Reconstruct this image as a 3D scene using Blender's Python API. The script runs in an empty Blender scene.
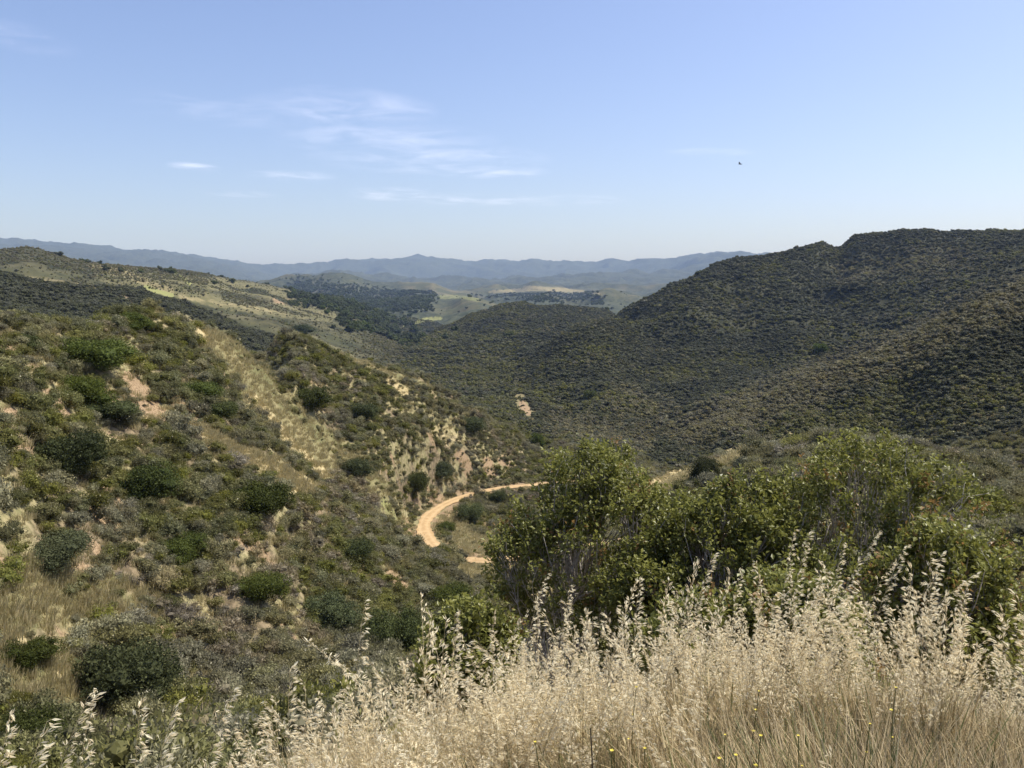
import bpy, math, random
import numpy as np
from mathutils import Vector, Matrix

random.seed(7)
rng = np.random.default_rng(7)
scene = bpy.context.scene
COL = scene.collection
R = math.radians

# ------------------------------------------------------------------ camera
F = 828.0                       # focal length in pixels at 1024 wide
PITCH = R(6.6)                  # looking slightly down
cam_d = bpy.data.cameras.new('camera')
cam_d.sensor_width = 36.0
cam_d.lens = 36.0 * F / 1024.0
cam_d.clip_start = 0.05
cam_d.clip_end = 60000
cam = bpy.data.objects.new('camera', cam_d)
COL.objects.link(cam)
cam.location = (0, 0, 0)
cam.rotation_euler = (R(90) - PITCH, 0, 0)
scene.camera = cam


def ray(px, row):
    """pixel -> azimuth (radians, to the right) and tangent of elevation"""
    x = (px - 512.0) / F
    v = (384.0 - row) / F
    y = math.cos(PITCH) + v * math.sin(PITCH)
    z = v * math.cos(PITCH) - math.sin(PITCH)
    h = math.hypot(x, y)
    return math.atan2(x, y), z / h


def project(x, y, z):
    """world -> pixel (numpy arrays)"""
    c, s = math.cos(PITCH), math.sin(PITCH)
    d = y * c - z * s
    u = y * s + z * c
    d = np.where(d > 1e-6, d, 1e-6)
    return 512.0 + F * x / d, 384.0 - F * u / d


# ------------------------------------------------------------------ noise
def _hash(ix, iy, seed):
    ix = ix.astype(np.int64); iy = iy.astype(np.int64)
    h = (ix * 374761393 + iy * 668265263 + seed * 974711) & 0x7fffffff
    h = ((h ^ (h >> 13)) * 1274126177) & 0x7fffffff
    h = (h ^ (h >> 16))
    return (h & 0xffff) / 65535.0


def vnoise(x, y, seed=0):
    """smooth gradient noise, about -1..1"""
    x0 = np.floor(x); y0 = np.floor(y)
    fx = x - x0; fy = y - y0
    out = 0
    ux = fx * fx * fx * (fx * (fx * 6 - 15) + 10)
    uy = fy * fy * fy * (fy * (fy * 6 - 15) + 10)
    for dx in (0, 1):
        for dy in (0, 1):
            a = _hash(x0 + dx, y0 + dy, seed) * 2 * math.pi
            g = np.cos(a) * (fx - dx) + np.sin(a) * (fy - dy)
            w = (ux if dx else 1 - ux) * (uy if dy else 1 - uy)
            out = out + g * w
    return out * 1.5


def fbm(x, y, seed=0, octs=4):
    s = 0; a = 1.0; t = 0
    for i in range(octs):
        s = s + a * vnoise(x * 2 ** i, y * 2 ** i, seed + 17 * i); t += a; a *= .55
    return s / t


def sstep(a, b, x):
    t = np.clip((x - a) / (b - a), 0, 1)
    return t * t * (3 - 2 * t)


# ------------------------------------------------------------------ terrain control
CP = []                        # (az, D, z)


def P(px, row, D):
    a, t = ray(px, row)
    CP.append((a, D, t * D))


def Z(px, D, z):
    CP.append((ray(px, 300)[0], D, z))


def crest(pts, drop=.35, back=.16):
    """visible skyline of one hill: points px,row,D, densified; behind it the ground falls away"""
    for (a, b) in zip(pts[:-1], pts[1:]):
        n = max(1, int(abs(b[0] - a[0]) / 22))
        for k in range(n):
            t = k / n
            p = [a[i] * (1 - t) + b[i] * t for i in range(3)]
            _cr(p, drop, back)
    _cr(pts[-1], drop, back)


def _cr(p, drop, back):
    if p[2] < 1500: p = (p[0], p[1] + F * (.85 if p[2] < 250 else 1.5) / p[2], p[2])     # the ground lies below the shrub tops
    P(*p)
    az, t = ray(p[0], p[1])
    D = p[2]
    CP.append((az, D * (1 + back), t * D - drop * D * back))


# the viewer's own hillside
FD = [0.3, 1, 2, 3, 4, 5, 7, 10, 14, 20, 28]
FL = [-1.65, -1.75, -2.1, -2.6, -3.15, -3.7, -4.9, -6.8, -9.1, -12.4, -16.4]
FC = [-1.62, -1.68, -1.86, -2.15, -2.55, -3.1, -4.3, -6.0, -8.0, -10.9, -14.3]
FR = [-1.60, -1.62, -1.70, -1.9, -2.22, -2.7, -3.9, -5.6, -7.4, -9.4, -11.6]
for px in (-250, -100, 50, 200, 330, 450, 560, 680, 800, 920, 1040, 1150, 1270):
    for D, l, c, r in zip(FD, FL, FC, FR):
        if px < 560:
            t = max(0, min(1, (px - 50) / 510)); z = l + (c - l) * t
        else:
            t = max(0, min(1, (px - 560) / 300)); z = c + (r - c) * t
        Z(px, D, z)
# ravine between it and the left hill
for px, row, D in ((-200, 790, 34), (0, 745, 38), (100, 722, 42), (160, 700, 46), (230, 682, 52), (310, 656, 62), (380, 632, 72), (430, 622, 82)):
    P(px, row, D)
# left hill face
for pt in ((-200, 600, 50), (-200, 450, 66), (0, 640, 46), (0, 540, 53), (0, 471, 60), (0, 400, 71), (0, 348, 80),
           (75, 640, 51), (75, 540, 59), (75, 450, 72), (75, 380, 87),
           (150, 620, 56), (150, 540, 66), (150, 450, 80), (150, 380, 97), (150, 335, 108),
           (230, 620, 60), (230, 560, 66), (230, 500, 76), (230, 455, 85), (230, 420, 97), (230, 380, 112),
           (310, 600, 71), (310, 560, 78), (312, 493, 94), (310, 470, 116), (310, 450, 122), (300, 400, 140), (290, 370, 148),
           (265, 460, 88), (290, 478, 92), (280, 440, 112), (260, 400, 122), (262, 362, 138),
           (350, 560, 88), (350, 520, 102), (345, 480, 122), (340, 445, 140), (335, 400, 158), (325, 365, 170),
           (380, 600, 80), (380, 540, 104), (380, 500, 124), (380, 470, 137), (380, 430, 154), (380, 400, 168),
           (430, 565, 112), (405, 545, 125), (430, 495, 156), (430, 460, 166), (430, 420, 179),
           (490, 450, 200), (540, 478, 205), (490, 530, 150), (540, 520, 160), (460, 520, 150), (460, 540, 138), (510, 505, 172)):
    P(*pt)
crest([(-250, 330, 82), (-80, 318, 86), (0, 312, 90), (60, 318, 96), (78, 322, 100), (100, 311, 108), (150, 303, 115), (190, 316, 122), (215, 328, 128)])
crest([(232, 335, 134), (262, 352, 140), (285, 385, 146)], .3, .06)
crest([(285, 327, 182), (340, 350, 184), (420, 376, 194), (480, 405, 212), (540, 440, 240)], .4, .16)
# road bench
ROADPX = [(640, 476, 196), (580, 481, 192), (545, 484, 189), (510, 487, 185), (478, 492.5, 178), (450, 502, 166), (432, 513, 155), (424, 525, 145), (428, 538, 134),
          (445, 552, 125), (468, 559, 121), (490, 560.5, 119), (520, 557, 121), (560, 551, 124), (600, 545, 128), (650, 541, 131), (720, 535, 136)]
for p in ROADPX:
    P(*p)
for p in ((415, 552, 108), (440, 556, 105), (485, 588, 104), (505, 585, 106)):
    P(*p)
Z(620, 40, -18.5); Z(560, 40, -20); Z(500, 45, -23); Z(560, 60, -27); Z(620, 60, -25); Z(500, 80, -34); Z(560, 90, -35); Z(620, 90, -34)
Z(620, 160, -47); Z(600, 205, -49.5); Z(560, 270, -52); Z(640, 170, -48); Z(560, 150, -43)
# canyon floor
for px, D, z in ((540, 330, -56), (526, 400, -58.5), (590, 300, -55), (640, 260, -53), (480, 300, -48), (420, 290, -44), (350, 270, -38), (280, 260, -30), (200, 220, -26), (100, 200, -22), (0, 170, -18), (-250, 170, -18)):
    Z(px, D, z)
# right knoll
for pt in ((1000, 600, 37), (1000, 560, 46), (1000, 520, 56), (900, 520, 58), (900, 480, 68), (820, 480, 65), (1080, 560, 40), (1250, 560, 40)):
    P(*pt)
Z(700, 40, -17); Z(700, 58, -18.3); Z(800, 40, -15.2); Z(900, 38, -14.2); Z(660, 50, -21)
crest([(652, 489, 78), (680, 474, 78), (700, 464, 78), (750, 444, 80), (830, 432, 84), (900, 441, 82), (960, 455, 78), (1024, 480, 72), (1250, 520, 60)], .4, .2)
for px, D, z in ((660, 130, -42), (700, 150, -47), (800, 160, -50), (900, 165, -50), (1024, 150, -45), (1250, 140, -45)):
    Z(px, D, z)
# right near ridge
for pt in ((1024, 470, 228), (1024, 400, 275), (1024, 340, 330), (960, 455, 245), (900, 437, 280), (900, 390, 315), (830, 425, 290), (830, 400, 312), (760, 430, 295), (700, 452, 285), (655, 470, 265),
           (1250, 470, 215), (1250, 350, 290)):
    P(*pt)
crest([(1250, 190, 420), (1100, 250, 395), (1024, 279, 380), (960, 310, 372), (915, 331, 366), (870, 350, 360), (800, 378, 345), (720, 410, 330), (660, 437, 318)], .4, .14)
for px, D, z in ((1250, 560, 20), (1100, 560, 0), (1000, 560, -14), (900, 520, -38), (800, 470, -55), (720, 440, -64), (640, 440, -66)):
    Z(px, D, z)
# right mountain, face then skyline
for pt in ((560, 420, 430), (600, 425, 400), (560, 395, 500), (640, 400, 500), (560, 362, 610), (690, 398, 520), (760, 370, 610), (840, 345, 660), (900, 318, 720), (960, 290, 760), (1024, 268, 820),
           (640, 370, 600), (680, 352, 665), (720, 360, 640), (735, 330, 760), (690, 318, 745), (770, 320, 770), (800, 330, 700), (820, 300, 860), (860, 290, 850), (770, 285, 880), (730, 290, 870), (880, 262, 980), (950, 262, 960),
           (840, 270, 985), (1250, 200, 900), (650, 325, 760)):
    P(*pt)
crest([(556, 336, 690), (580, 323, 700), (606, 318, 720), (625, 321, 740)], .2, .08)
crest([(1250, 250, 1150), (1100, 244, 1140), (1024, 237, 1130), (960, 231, 1120), (900, 229, 1110), (855, 234, 1090), (822, 241, 1070), (795, 249, 1050), (770, 254, 1020), (752, 257, 1000), (736, 256, 980), (715, 263, 960), (695, 276, 940), (670, 286, 920), (645, 297, 900), (625, 306, 900)], .4, .16)
# low dark hill in the middle
for pt in ((430, 366, 760), (480, 375, 700), (520, 392, 560), (440, 345, 1000), (500, 345, 950), (540, 345, 860), (420, 355, 900), (470, 330, 1150), (520, 318, 1200)):
    P(*pt)
crest([(412, 340, 1150), (440, 326, 1220), (470, 313, 1290), (500, 304, 1330), (522, 301, 1350), (560, 305, 1350), (610, 310, 1300)], .2, .2)
# left back hills
for pt in ((-200, 320, 420), (0, 318, 420), (60, 325, 430), (110, 322, 440), (200, 335, 470), (260, 345, 520), (330, 360, 600), (380, 368, 680)):
    P(*pt)
crest([(-250, 270, 640), (0, 273, 620), (50, 284, 610), (95, 288, 600), (140, 290, 600), (180, 300, 590), (230, 318, 580)], .15, .12)
for pt in ((-200, 280, 900), (0, 276, 850), (60, 276, 900), (120, 282, 900), (180, 292, 900), (240, 305, 900), (300, 320, 950), (350, 328, 1050), (240, 293, 1300), (300, 304, 1350), (350, 318, 1300)):
    P(*pt)
crest([(-250, 262, 1150), (0, 252, 1120), (28, 247, 1110), (55, 254, 1130), (80, 264, 1180), (110, 268, 1250), (150, 273, 1350), (200, 275, 1450), (245, 281, 1550), (290, 291, 1650), (330, 301, 1700), (375, 311, 1750)], .2, .12)
# far valley and mountains
for px in (-200, 0, 100, 200, 300, 380, 450, 520, 580, 640, 720, 800, 1024, 1250):
    Z(px, 2300, -75); Z(px, 3200, -70); Z(px, 5000, -60); Z(px, 7000, -40)
for pt in ((390, 322, 1900), (420, 306, 2300), (380, 300, 2700), (440, 297, 3000), (350, 294, 3200), (480, 304, 2200), (540, 297, 2900), (600, 296, 3300), (460, 300, 2400)):
    P(*pt)
crest([(240, 284, 4200), (280, 283, 4300), (330, 281, 4600), (380, 287, 4400), (430, 291, 4300)], .1, .15)
crest([(500, 291, 5200), (560, 290, 5200), (640, 291, 5600), (720, 290, 6000)], .02, .15)
crest([(270, 282, 8300), (320, 278, 8600), (380, 280, 8800), (440, 284, 9000), (520, 284, 9000), (600, 278, 9500), (660, 276, 9500)], .08, .15)
crest([(-250, 255, 14000), (0, 250, 14000), (30, 251, 14000), (75, 256, 14000), (120, 261, 14000), (180, 264, 14000), (240, 270, 14500), (275, 271, 15000), (300, 270, 15000), (330, 265, 15000), (360, 263, 15000), (385, 261, 15000), (420, 259, 15000),
       (450, 264, 15000), (490, 261, 15000), (530, 264, 15000), (575, 265, 15000), (610, 263, 14500), (650, 259, 14500), (690, 255, 14500), (735, 256, 14500), (780, 270, 14500), (900, 278, 14500), (1250, 278, 14500)], .2, .15)

CPa = np.array(CP)


def uv(az, D):
    return az / R(7.5), np.log2(D) * 1.0


cu, cv = uv(CPa[:, 0], CPa[:, 1])
cq = CPa[:, 2] / (CPa[:, 1] + 3.0)
# merge near-duplicate points
keep = []
for i in range(len(cu)):
    if all((cu[i] - cu[j]) ** 2 + (cv[i] - cv[j]) ** 2 > .012 ** 2 for j in keep):
        keep.append(i)
cu, cv, cq = cu[keep], cv[keep], cq[keep]
C2 = .06 ** 2


def kern(r2):
    return np.sqrt(r2 + C2)


A = kern((cu[:, None] - cu) ** 2 + (cv[:, None] - cv) ** 2)
n = len(cu)
M_ = np.zeros((n + 1, n + 1)); M_[:n, :n] = A - np.eye(n) * 2e-3; M_[:n, n] = 1; M_[n, :n] = 1
w_ = np.linalg.solve(M_, np.concatenate([cq, [0]]))


def rbf(u, v):
    sh = u.shape; u = u.ravel(); v = v.ravel()
    out = np.empty(len(u))
    for i in range(0, len(u), 20000):
        r2 = (u[i:i + 20000, None] - cu) ** 2 + (v[i:i + 20000, None] - cv) ** 2
        out[i:i + 20000] = kern(r2) @ w_[:n] + w_[n]
    return out.reshape(sh)


# grid: azimuth x distance
az_d = np.radians(np.linspace(-40, 40, 697))
az_c = np.radians(np.linspace(40, 320, 71))[1:-1]
LD = np.concatenate([np.linspace(math.log2(.3), math.log2(25), 150, endpoint=False),
                     np.linspace(math.log2(25), math.log2(350), 450, endpoint=False),
                     np.linspace(math.log2(350), math.log2(16500), 520)])
Dg = 2 ** LD
step = 3
AZc, Lc = np.meshgrid(az_d[::step], LD[::step], indexing='ij')      # the smooth field is evaluated coarsely, then interpolated
q = rbf(*uv(AZc, 2 ** Lc))
# upsample
ii = np.arange(len(az_d)); q2 = np.empty((len(az_d), q.shape[1]))
for k in range(q.shape[1]):
    q2[:, k] = np.interp(ii, ii[::step], q[:, k])
jj = np.arange(len(LD)); q3 = np.empty((len(az_d), len(LD)))
for k in range(len(az_d)):
    q3[k] = np.interp(LD, LD[::step], q2[k])
AZ, DD = np.meshgrid(az_d, Dg, indexing='ij')
X = DD * np.sin(AZ); Y = DD * np.cos(AZ)
ZG = q3 * (DD + 3.0)
TAN0 = ZG / DD
LMX = TAN0.copy()
for k_ in range(1, 34):
    LMX[:, :-k_] = np.maximum(LMX[:, :-k_], TAN0[:, k_:]); LMX[:, k_:] = np.maximum(LMX[:, k_:], TAN0[:, :-k_])
BELOW = sstep(.004, .03, LMX - TAN0)          # 0 on the crests, 1 down on the slopes
# relief: octaves of gully noise, each only where it is small against the distance
for i, lam in enumerate((1800, 900, 420, 190, 85, 38, 17, 8, 3.5, 1.5)):
    fade = sstep(2.2 * lam, 5.5 * lam, DD) * (1 - sstep(500 * lam, 900 * lam, DD))
    if fade.max() <= 0:
        continue
    wx = X + lam * .35 * vnoise(X / lam / 1.3, Y / lam / 1.3, 90 + i)
    wy = Y + lam * .35 * vnoise(X / lam / 1.3 + 40, Y / lam / 1.3, 190 + i)
    if lam >= 80:
        nn = np.where(DD > 3000, .50, .62) - 1.6 * np.abs(vnoise(wx / lam, wy / lam, 11 + i))
        amp = .048 * lam * np.where(DD > 7000, .95 if lam > 1000 else 1.9, np.where(DD > 3000, 1.5, 1))
    else:
        nn = vnoise(wx / lam, wy / lam, 11 + i)
        amp = .045 * lam
    ZG += fade * amp * nn * np.where((DD > 600) & (DD < 3000) & (lam < 1000), .10 + 1.4 * BELOW, np.where((DD > 240) & (DD <= 600) & (lam > 60) & (lam < 500), .5 + 1.0 * BELOW, 1))

# road: a level bench cut into the slope
road_c = []
for px, row, D in ROADPX:
    a, t = ray(px, row); road_c.append((D * math.sin(a), D * math.cos(a), t * D))
road_c = np.array(road_c)


def catmull(p, n=14):
    out = []
    for i in range(len(p) - 1):
        a = p[max(i - 1, 0)]; b = p[i]; c = p[i + 1]; d = p[min(i + 2, len(p) - 1)]
        for k in range(n):
            t = k / n
            out.append(.5 * ((2 * b) + (c - a) * t + (2 * a - 5 * b + 4 * c - d) * t * t + (3 * b - a - 3 * c + d) * t ** 3))
    out.append(p[-1])
    return np.array(out)


road = catmull(road_c)
HW = 1.22


def near_road(x, y):
    d2 = np.full(x.shape, 1e9); zz = np.zeros(x.shape)
    for p in road[::2]:
        dd = (x - p[0]) ** 2 + (y - p[1]) ** 2
        m = dd < d2
        d2 = np.where(m, dd, d2); zz = np.where(m, p[2], zz)
    return np.sqrt(d2), zz


sel = (DD > 90) & (DD < 230) & (np.abs(AZ) < R(22))
rd, rz = near_road(X[sel], Y[sel])
RD = np.full(DD.shape, 999.0); RD[sel] = rd
w = 1 - sstep(HW + .9, HW + 5.5, rd)
ZG[sel] = ZG[sel] * (1 - w) + (rz - .12) * w


def height(x, y):
    """terrain height by interpolation (arrays)"""
    x = np.asarray(x, float); y = np.asarray(y, float)
    a = np.arctan2(x, y); d = np.log2(np.hypot(x, y))
    fi = np.clip((a - az_d[0]) / (az_d[1] - az_d[0]), 0, len(az_d) - 1.001)
    fj = np.clip(np.interp(d, LD, jj), 0, len(LD) - 1.001)
    i = fi.astype(int); j = fj.astype(int); fi = fi - i; fj = fj - j
    return ((ZG[i, j] * (1 - fi) + ZG[i + 1, j] * fi) * (1 - fj) + (ZG[i, j + 1] * (1 - fi) + ZG[i + 1, j + 1] * fi) * fj)


def sample(field, x, y):
    a = np.arctan2(x, y); d = np.log2(np.hypot(x, y))
    i = np.clip(np.rint((a - az_d[0]) / (az_d[1] - az_d[0])), 0, len(az_d) - 1).astype(int)
    j = np.clip(np.rint(np.interp(d, LD, jj)), 0, len(LD) - 1).astype(int)
    return field[i, j]


# what can be seen from around the viewpoint
TAN = ZG / DD
HOR = np.maximum.accumulate(TAN, axis=1)
HOR = np.concatenate([np.full((len(az_d), 1), -9.), HOR[:, :-1]], axis=1)
VIS = TAN - HOR                          # > 0 : seen
PXG, ROWG = project(X, Y, ZG)


def hit(px, row, dmin=15.0):
    """the spot of ground seen at a pixel"""
    a, t = ray(px, row)
    i = int(round((a - az_d[0]) / (az_d[1] - az_d[0])))
    j = np.where((TAN[i] >= t) & (Dg > dmin))[0]
    j = j[0] if len(j) else len(Dg) - 1
    D = Dg[j]
    return D * math.sin(a), D * math.cos(a), D


# ------------------------------------------------------------------ ground cover masks, laid on the ground
STROKES = [
    # kind, strength, half width px, path
    ('grass', 1.0, 19, [(218, 342), (238, 362), (262, 395), (285, 425), (325, 465)]),
    ('grass', .7, 14, [(262, 372), (300, 420), (345, 455), (380, 490)]),
    ('grass', .9, 4, [(300, 334), (340, 353), (372, 368), (430, 388)]),
    ('grass', .4, 6, [(345, 375), (400, 400), (450, 430)]),
    ('dry', 1.0, 10, [(205, 438), (235, 452), (268, 466), (292, 480), (312, 492)]),
    ('dry', .8, 6, [(178, 316), (196, 326), (205, 340)]),
    ('dry', .6, 8, [(250, 395), (290, 445), (330, 480)]),
    ('grass', .8, 30, [(0, 620), (50, 600), (100, 590)]),
    ('grass', 1.0, 30, [(0, 670), (50, 690), (100, 720)]),
    ('grass', .6, 22, [(60, 560), (20, 580)]),
    ('grass', .6, 22, [(120, 620), (150, 600)]),
    ('dry', .5, 16, [(20, 640), (70, 670)]),
    ('bare', 1.0, 8, [(62, 350), (72, 362), (80, 374)]),
    ('bare', 1.0, 10, [(130, 380), (138, 392), (150, 402)]),
    ('bare', .9, 7, [(108, 392), (120, 405), (160, 412)]),
    ('bare', .8, 7, [(8, 412), (18, 420)]),
    ('bare', .8, 7, [(20, 445), (45, 462)]),
    ('bare', .8, 6, [(100, 505), (120, 520)]),
    ('bare', .8, 7, [(88, 540), (100, 552)]),
    ('bare', .9, 6, [(80, 566), (100, 576)]),
    ('bare', .7, 5, [(0, 560), (20, 570)]),
    ('bare', .9, 7, [(160, 632), (175, 640)]),
    ('bare', .9, 8, [(192, 622), (215, 632)]),
    ('dry', .8, 6, [(60, 384), (72, 400), (86, 410)]),
    ('dry', .8, 7, [(150, 418), (185, 425), (205, 432)]),
    ('bare', .6, 7, [(170, 395), (195, 420)]),
    ('bare', .8, 7, [(460, 455), (468, 470)]),
    ('bare', .9, 6, [(487, 462), (492, 474)]),
    ('bare', .7, 6, [(502, 460), (510, 466)]),
    ('dry', .45, 7, [(435, 432), (455, 448)]),
    ('dry', .4, 6, [(440, 425), (462, 442)]),
    ('dry', .6, 6, [(390, 382), (405, 392)]),
    ('bare', .9, 4, [(460, 404), (475, 410)]),
    ('grass', 1.0, 17, [(445, 518), (470, 545), (490, 552)]),
    ('bare', .8, 3, [(452, 508), (468, 522)]),
    ('bare', .8, 5, [(482, 524), (490, 532)]),
    ('grass', 1.0, 11, [(466, 572), (510, 572)]),
    ('mustard', .5, 9, [(385, 505), (400, 540)]),
    ('bare', .8, 7, [(392, 575), (405, 590)]),
    ('bare', 1.0, 4, [(522, 404), (528, 412)]),
    ('dry', .9, 7, [(520, 400), (530, 414)]),
    ('dry', 1.0, 11, [(640, 494), (662, 486), (690, 474)]),
    ('dry', .4, 6, [(700, 462), (740, 447), (790, 436)]),
    ('bare', .5, 5, [(1000, 515), (1024, 530)]),
    ('grass', .8, 7, [(690, 474), (720, 466), (745, 455)]),
    ('grass', .5, 18, [(985, 560), (1024, 590)]),
    ('dry', .44, 9, [(905, 338), (870, 354), (840, 366), (800, 384), (760, 398)]),
    ('dry', .35, 14, [(1024, 285), (960, 318)]),
    ('bare', .35, 7, [(860, 362), (820, 380)]),
    ('pale', .95, 26, [(1024, 296), (960, 325), (915, 345), (870, 362), (800, 390), (740, 415), (700, 428)]),
    ('pale', .6, 16, [(560, 425), (600, 430), (640, 440)]),
    ('pale', .5, 22, [(700, 430), (660, 420), (620, 405)]),
    ('pale', .55, 20, [(850, 275), (900, 262), (960, 262)]),
    # back hills, left
    ('dry', 1.0, 4, [(92, 266), (106, 270), (125, 274), (150, 284), (170, 292)]),
    ('grass', .9, 7, [(120, 271), (170, 280), (220, 284), (270, 292), (310, 300)]),
    ('grass', .8, 8, [(100, 274), (150, 286), (210, 300), (270, 309), (330, 315)]),
    ('mustard', 1.0, 2.6, [(146, 287), (158, 292), (172, 296)]),
    ('mustard', .9, 2.0, [(176, 274), (184, 279), (190, 284)]),
    ('dry', .45, 3, [(180, 297), (215, 302), (250, 308), (285, 312)]),
    ('bare', .5, 4, [(275, 300), (290, 302)]),
    ('dry', .5, 3, [(20, 276), (60, 282), (95, 288)]),
    ('bare', .35, 5, [(115, 292), (130, 300), (140, 308)]),
    ('dry', .35, 3, [(320, 312), (345, 318), (372, 322)]),
    ('scrub', 1.0, 5, [(150, 284), (170, 287), (200, 291)]),
    ('scrub', .8, 6, [(75, 282), (120, 280), (140, 284)]),
    ('scrub', .9, 5, [(225, 296), (240, 300), (255, 302)]),
    # middle distance
    ('mustard', .55, 3, [(405, 326), (425, 320), (440, 318)]),
    ('mustard', .42, 3, [(440, 297), (462, 297), (478, 300)]),
    ('grass', .45, 10, [(410, 340), (440, 335)]),
    ('dry', .8, 2, [(490, 292), (540, 289), (575, 291)]),
    ('dry', .6, 2.0, [(525, 287), (560, 289), (600, 294)]),
    ('wood', 1.0, 14, [(300, 293), (350, 300), (395, 303), (420, 300)]),
    ('wood', 1.0, 12, [(350, 318), (385, 325), (410, 335)]),
    ('wood', .6, 6, [(470, 290), (540, 296), (600, 299)]),
]
MASK = {k: np.zeros(DD.shape, np.float32) for k in ('pale', 'grass', 'dry', 'bare', 'mustard', 'scrub', 'wood')}
seen = VIS > -.01
jit = 1 + .55 * fbm(AZ * 220, LD[None, :] * 26 + AZ * 0, 5, 3)
for kind, s, hw, path in STROKES:
    d2 = np.full(DD.shape, 1e9)
    x0 = min(p[0] for p in path) - 3 * hw; x1 = max(p[0] for p in path) + 3 * hw
    y0 = min(p[1] for p in path) - 3 * hw; y1 = max(p[1] for p in path) + 3 * hw
    m = seen & (PXG > x0) & (PXG < x1) & (ROWG > y0) & (ROWG < y1) & (DD > 25)
    px = PXG[m]; py = ROWG[m]; best = np.full(px.shape, 1e9)
    for (ax, ay), (bx, by) in zip(path[:-1], path[1:]):
        vx, vy = bx - ax, by - ay
        t = np.clip(((px - ax) * vx + (py - ay) * vy) / (vx * vx + vy * vy), 0, 1)
        best = np.minimum(best, np.hypot(px - ax - t * vx, py - ay - t * vy))
    val = s * (1 - sstep(.45 * hw, 1.25 * hw, best / np.clip(jit[m], .3, 2)))
    MASK[kind][m] = np.maximum(MASK[kind][m], val)
# left back hills are mostly grass; elsewhere chaparral closes over the ground
# natural openings between the shrubs
pat = fbm(X / 16, Y / 16, 31, 3)
MASK['bare'] = np.maximum(MASK['bare'], (.7 * (1 - np.clip(MASK['grass'] + MASK['dry'], 0, 1)) * sstep(.32, .6, pat) * (1 - sstep(230, 330, DD)) * (DD > 30)).astype(np.float32))
pat3 = fbm(X / 6.5, Y / 6.5, 37, 2)
MASK['bare'] = np.maximum(MASK['bare'], (.62 * (1 - np.clip(MASK['grass'], 0, 1)) * sstep(.30, .5, pat3) * (1 - sstep(200, 260, DD)) * (DD > 34)).astype(np.float32))
pat2 = fbm(X / 22, Y / 22, 47, 3)
MASK['dry'] = np.maximum(MASK['dry'], (.6 * sstep(.3, .55, pat2) * (1 - sstep(230, 330, DD)) * (DD > 30)).astype(np.float32))
lh = (AZ < R(-8)) & (DD > 700) & (DD < 2500)
MASK['grass'] = np.maximum(MASK['grass'], np.where(lh, .5 * sstep(.0, .4, fbm(X / 160, Y / 160, 61, 3)), 0).astype(np.float32))
MASK['scrub'] = np.maximum(MASK['scrub'], np.where(lh, sstep(.1, .4, fbm(X / 120, Y / 120, 71, 3)), 0).astype(np.float32))
# the road's cut bank: bare earth on its uphill side
bank = (RD > HW) & (RD < HW + 4.5)
MASK['bare'] = np.where(bank, np.maximum(MASK['bare'], .75 * (1 - sstep(HW + 1, HW + 4.5, RD)) * sstep(-.3, .2, fbm(X / 5, Y / 5, 77, 2))), MASK['bare'])
OPEN = np.clip(np.maximum.reduce([MASK['grass'] * .95, np.minimum(MASK['dry'] * 1.25, .96), MASK['bare'] * .85, MASK['mustard']]), 0, 1)
lz_ = sstep(R(7.5), R(12), -AZ + R(2.5) * fbm(X / 150, Y / 150, 141, 3)) * (DD > 640) * (DD < 2500)
OPEN = np.maximum(OPEN, .90 * lz_)
OPEN = np.where((AZ < R(-20)) & (DD > 900) & (DD < 1400), .45, OPEN)
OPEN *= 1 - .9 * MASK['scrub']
rr_ = (AZ > R(9)) & (DD > 290) & (DD < 420)
OPEN = np.where(rr_, np.maximum(OPEN, .16 * sstep(-.1, .3, fbm(X / 18, Y / 18, 131, 3))), OPEN)


# ------------------------------------------------------------------ helpers
def tag(o, label=None, cat=None, group=None, kind=None):
    if label: o['label'] = label
    if cat: o['category'] = cat
    if group: o['group'] = group
    if kind: o['kind'] = kind
    return o


def mesh_np(name, verts, faces, mats=(), smooth=False, face_attr=None, fmat=None):
    """faces: (n,3) or (n,4) int array"""
    verts = np.asarray(verts, np.float32); faces = np.asarray(faces, np.int32)
    me = bpy.data.meshes.new(name)
    k = faces.shape[1]
    me.vertices.add(len(verts)); me.vertices.foreach_set('co', verts.ravel())
    me.loops.add(faces.size); me.loops.foreach_set('vertex_index', faces.ravel())
    me.polygons.add(len(faces))
    me.polygons.foreach_set('loop_start', np.arange(0, faces.size, k, dtype=np.int32))
    me.polygons.foreach_set('loop_total', np.full(len(faces), k, np.int32))
    if fmat is not None: me.polygons.foreach_set('material_index', np.asarray(fmat, np.int32))
    me.update(calc_edges=True)
    me.polygons.foreach_set('use_smooth', np.full(len(faces), smooth, bool))
    for m in mats: me.materials.append(m)
    if face_attr is not None:
        for nm, arr in face_attr.items():
            at = me.attributes.new(nm, 'FLOAT', 'FACE'); at.data.foreach_set('value', np.asarray(arr, np.float32))
    return me


def link(name, me, parent=None):
    o = bpy.data.objects.new(name, me); COL.objects.link(o)
    if parent: o.parent = parent
    return o


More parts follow.
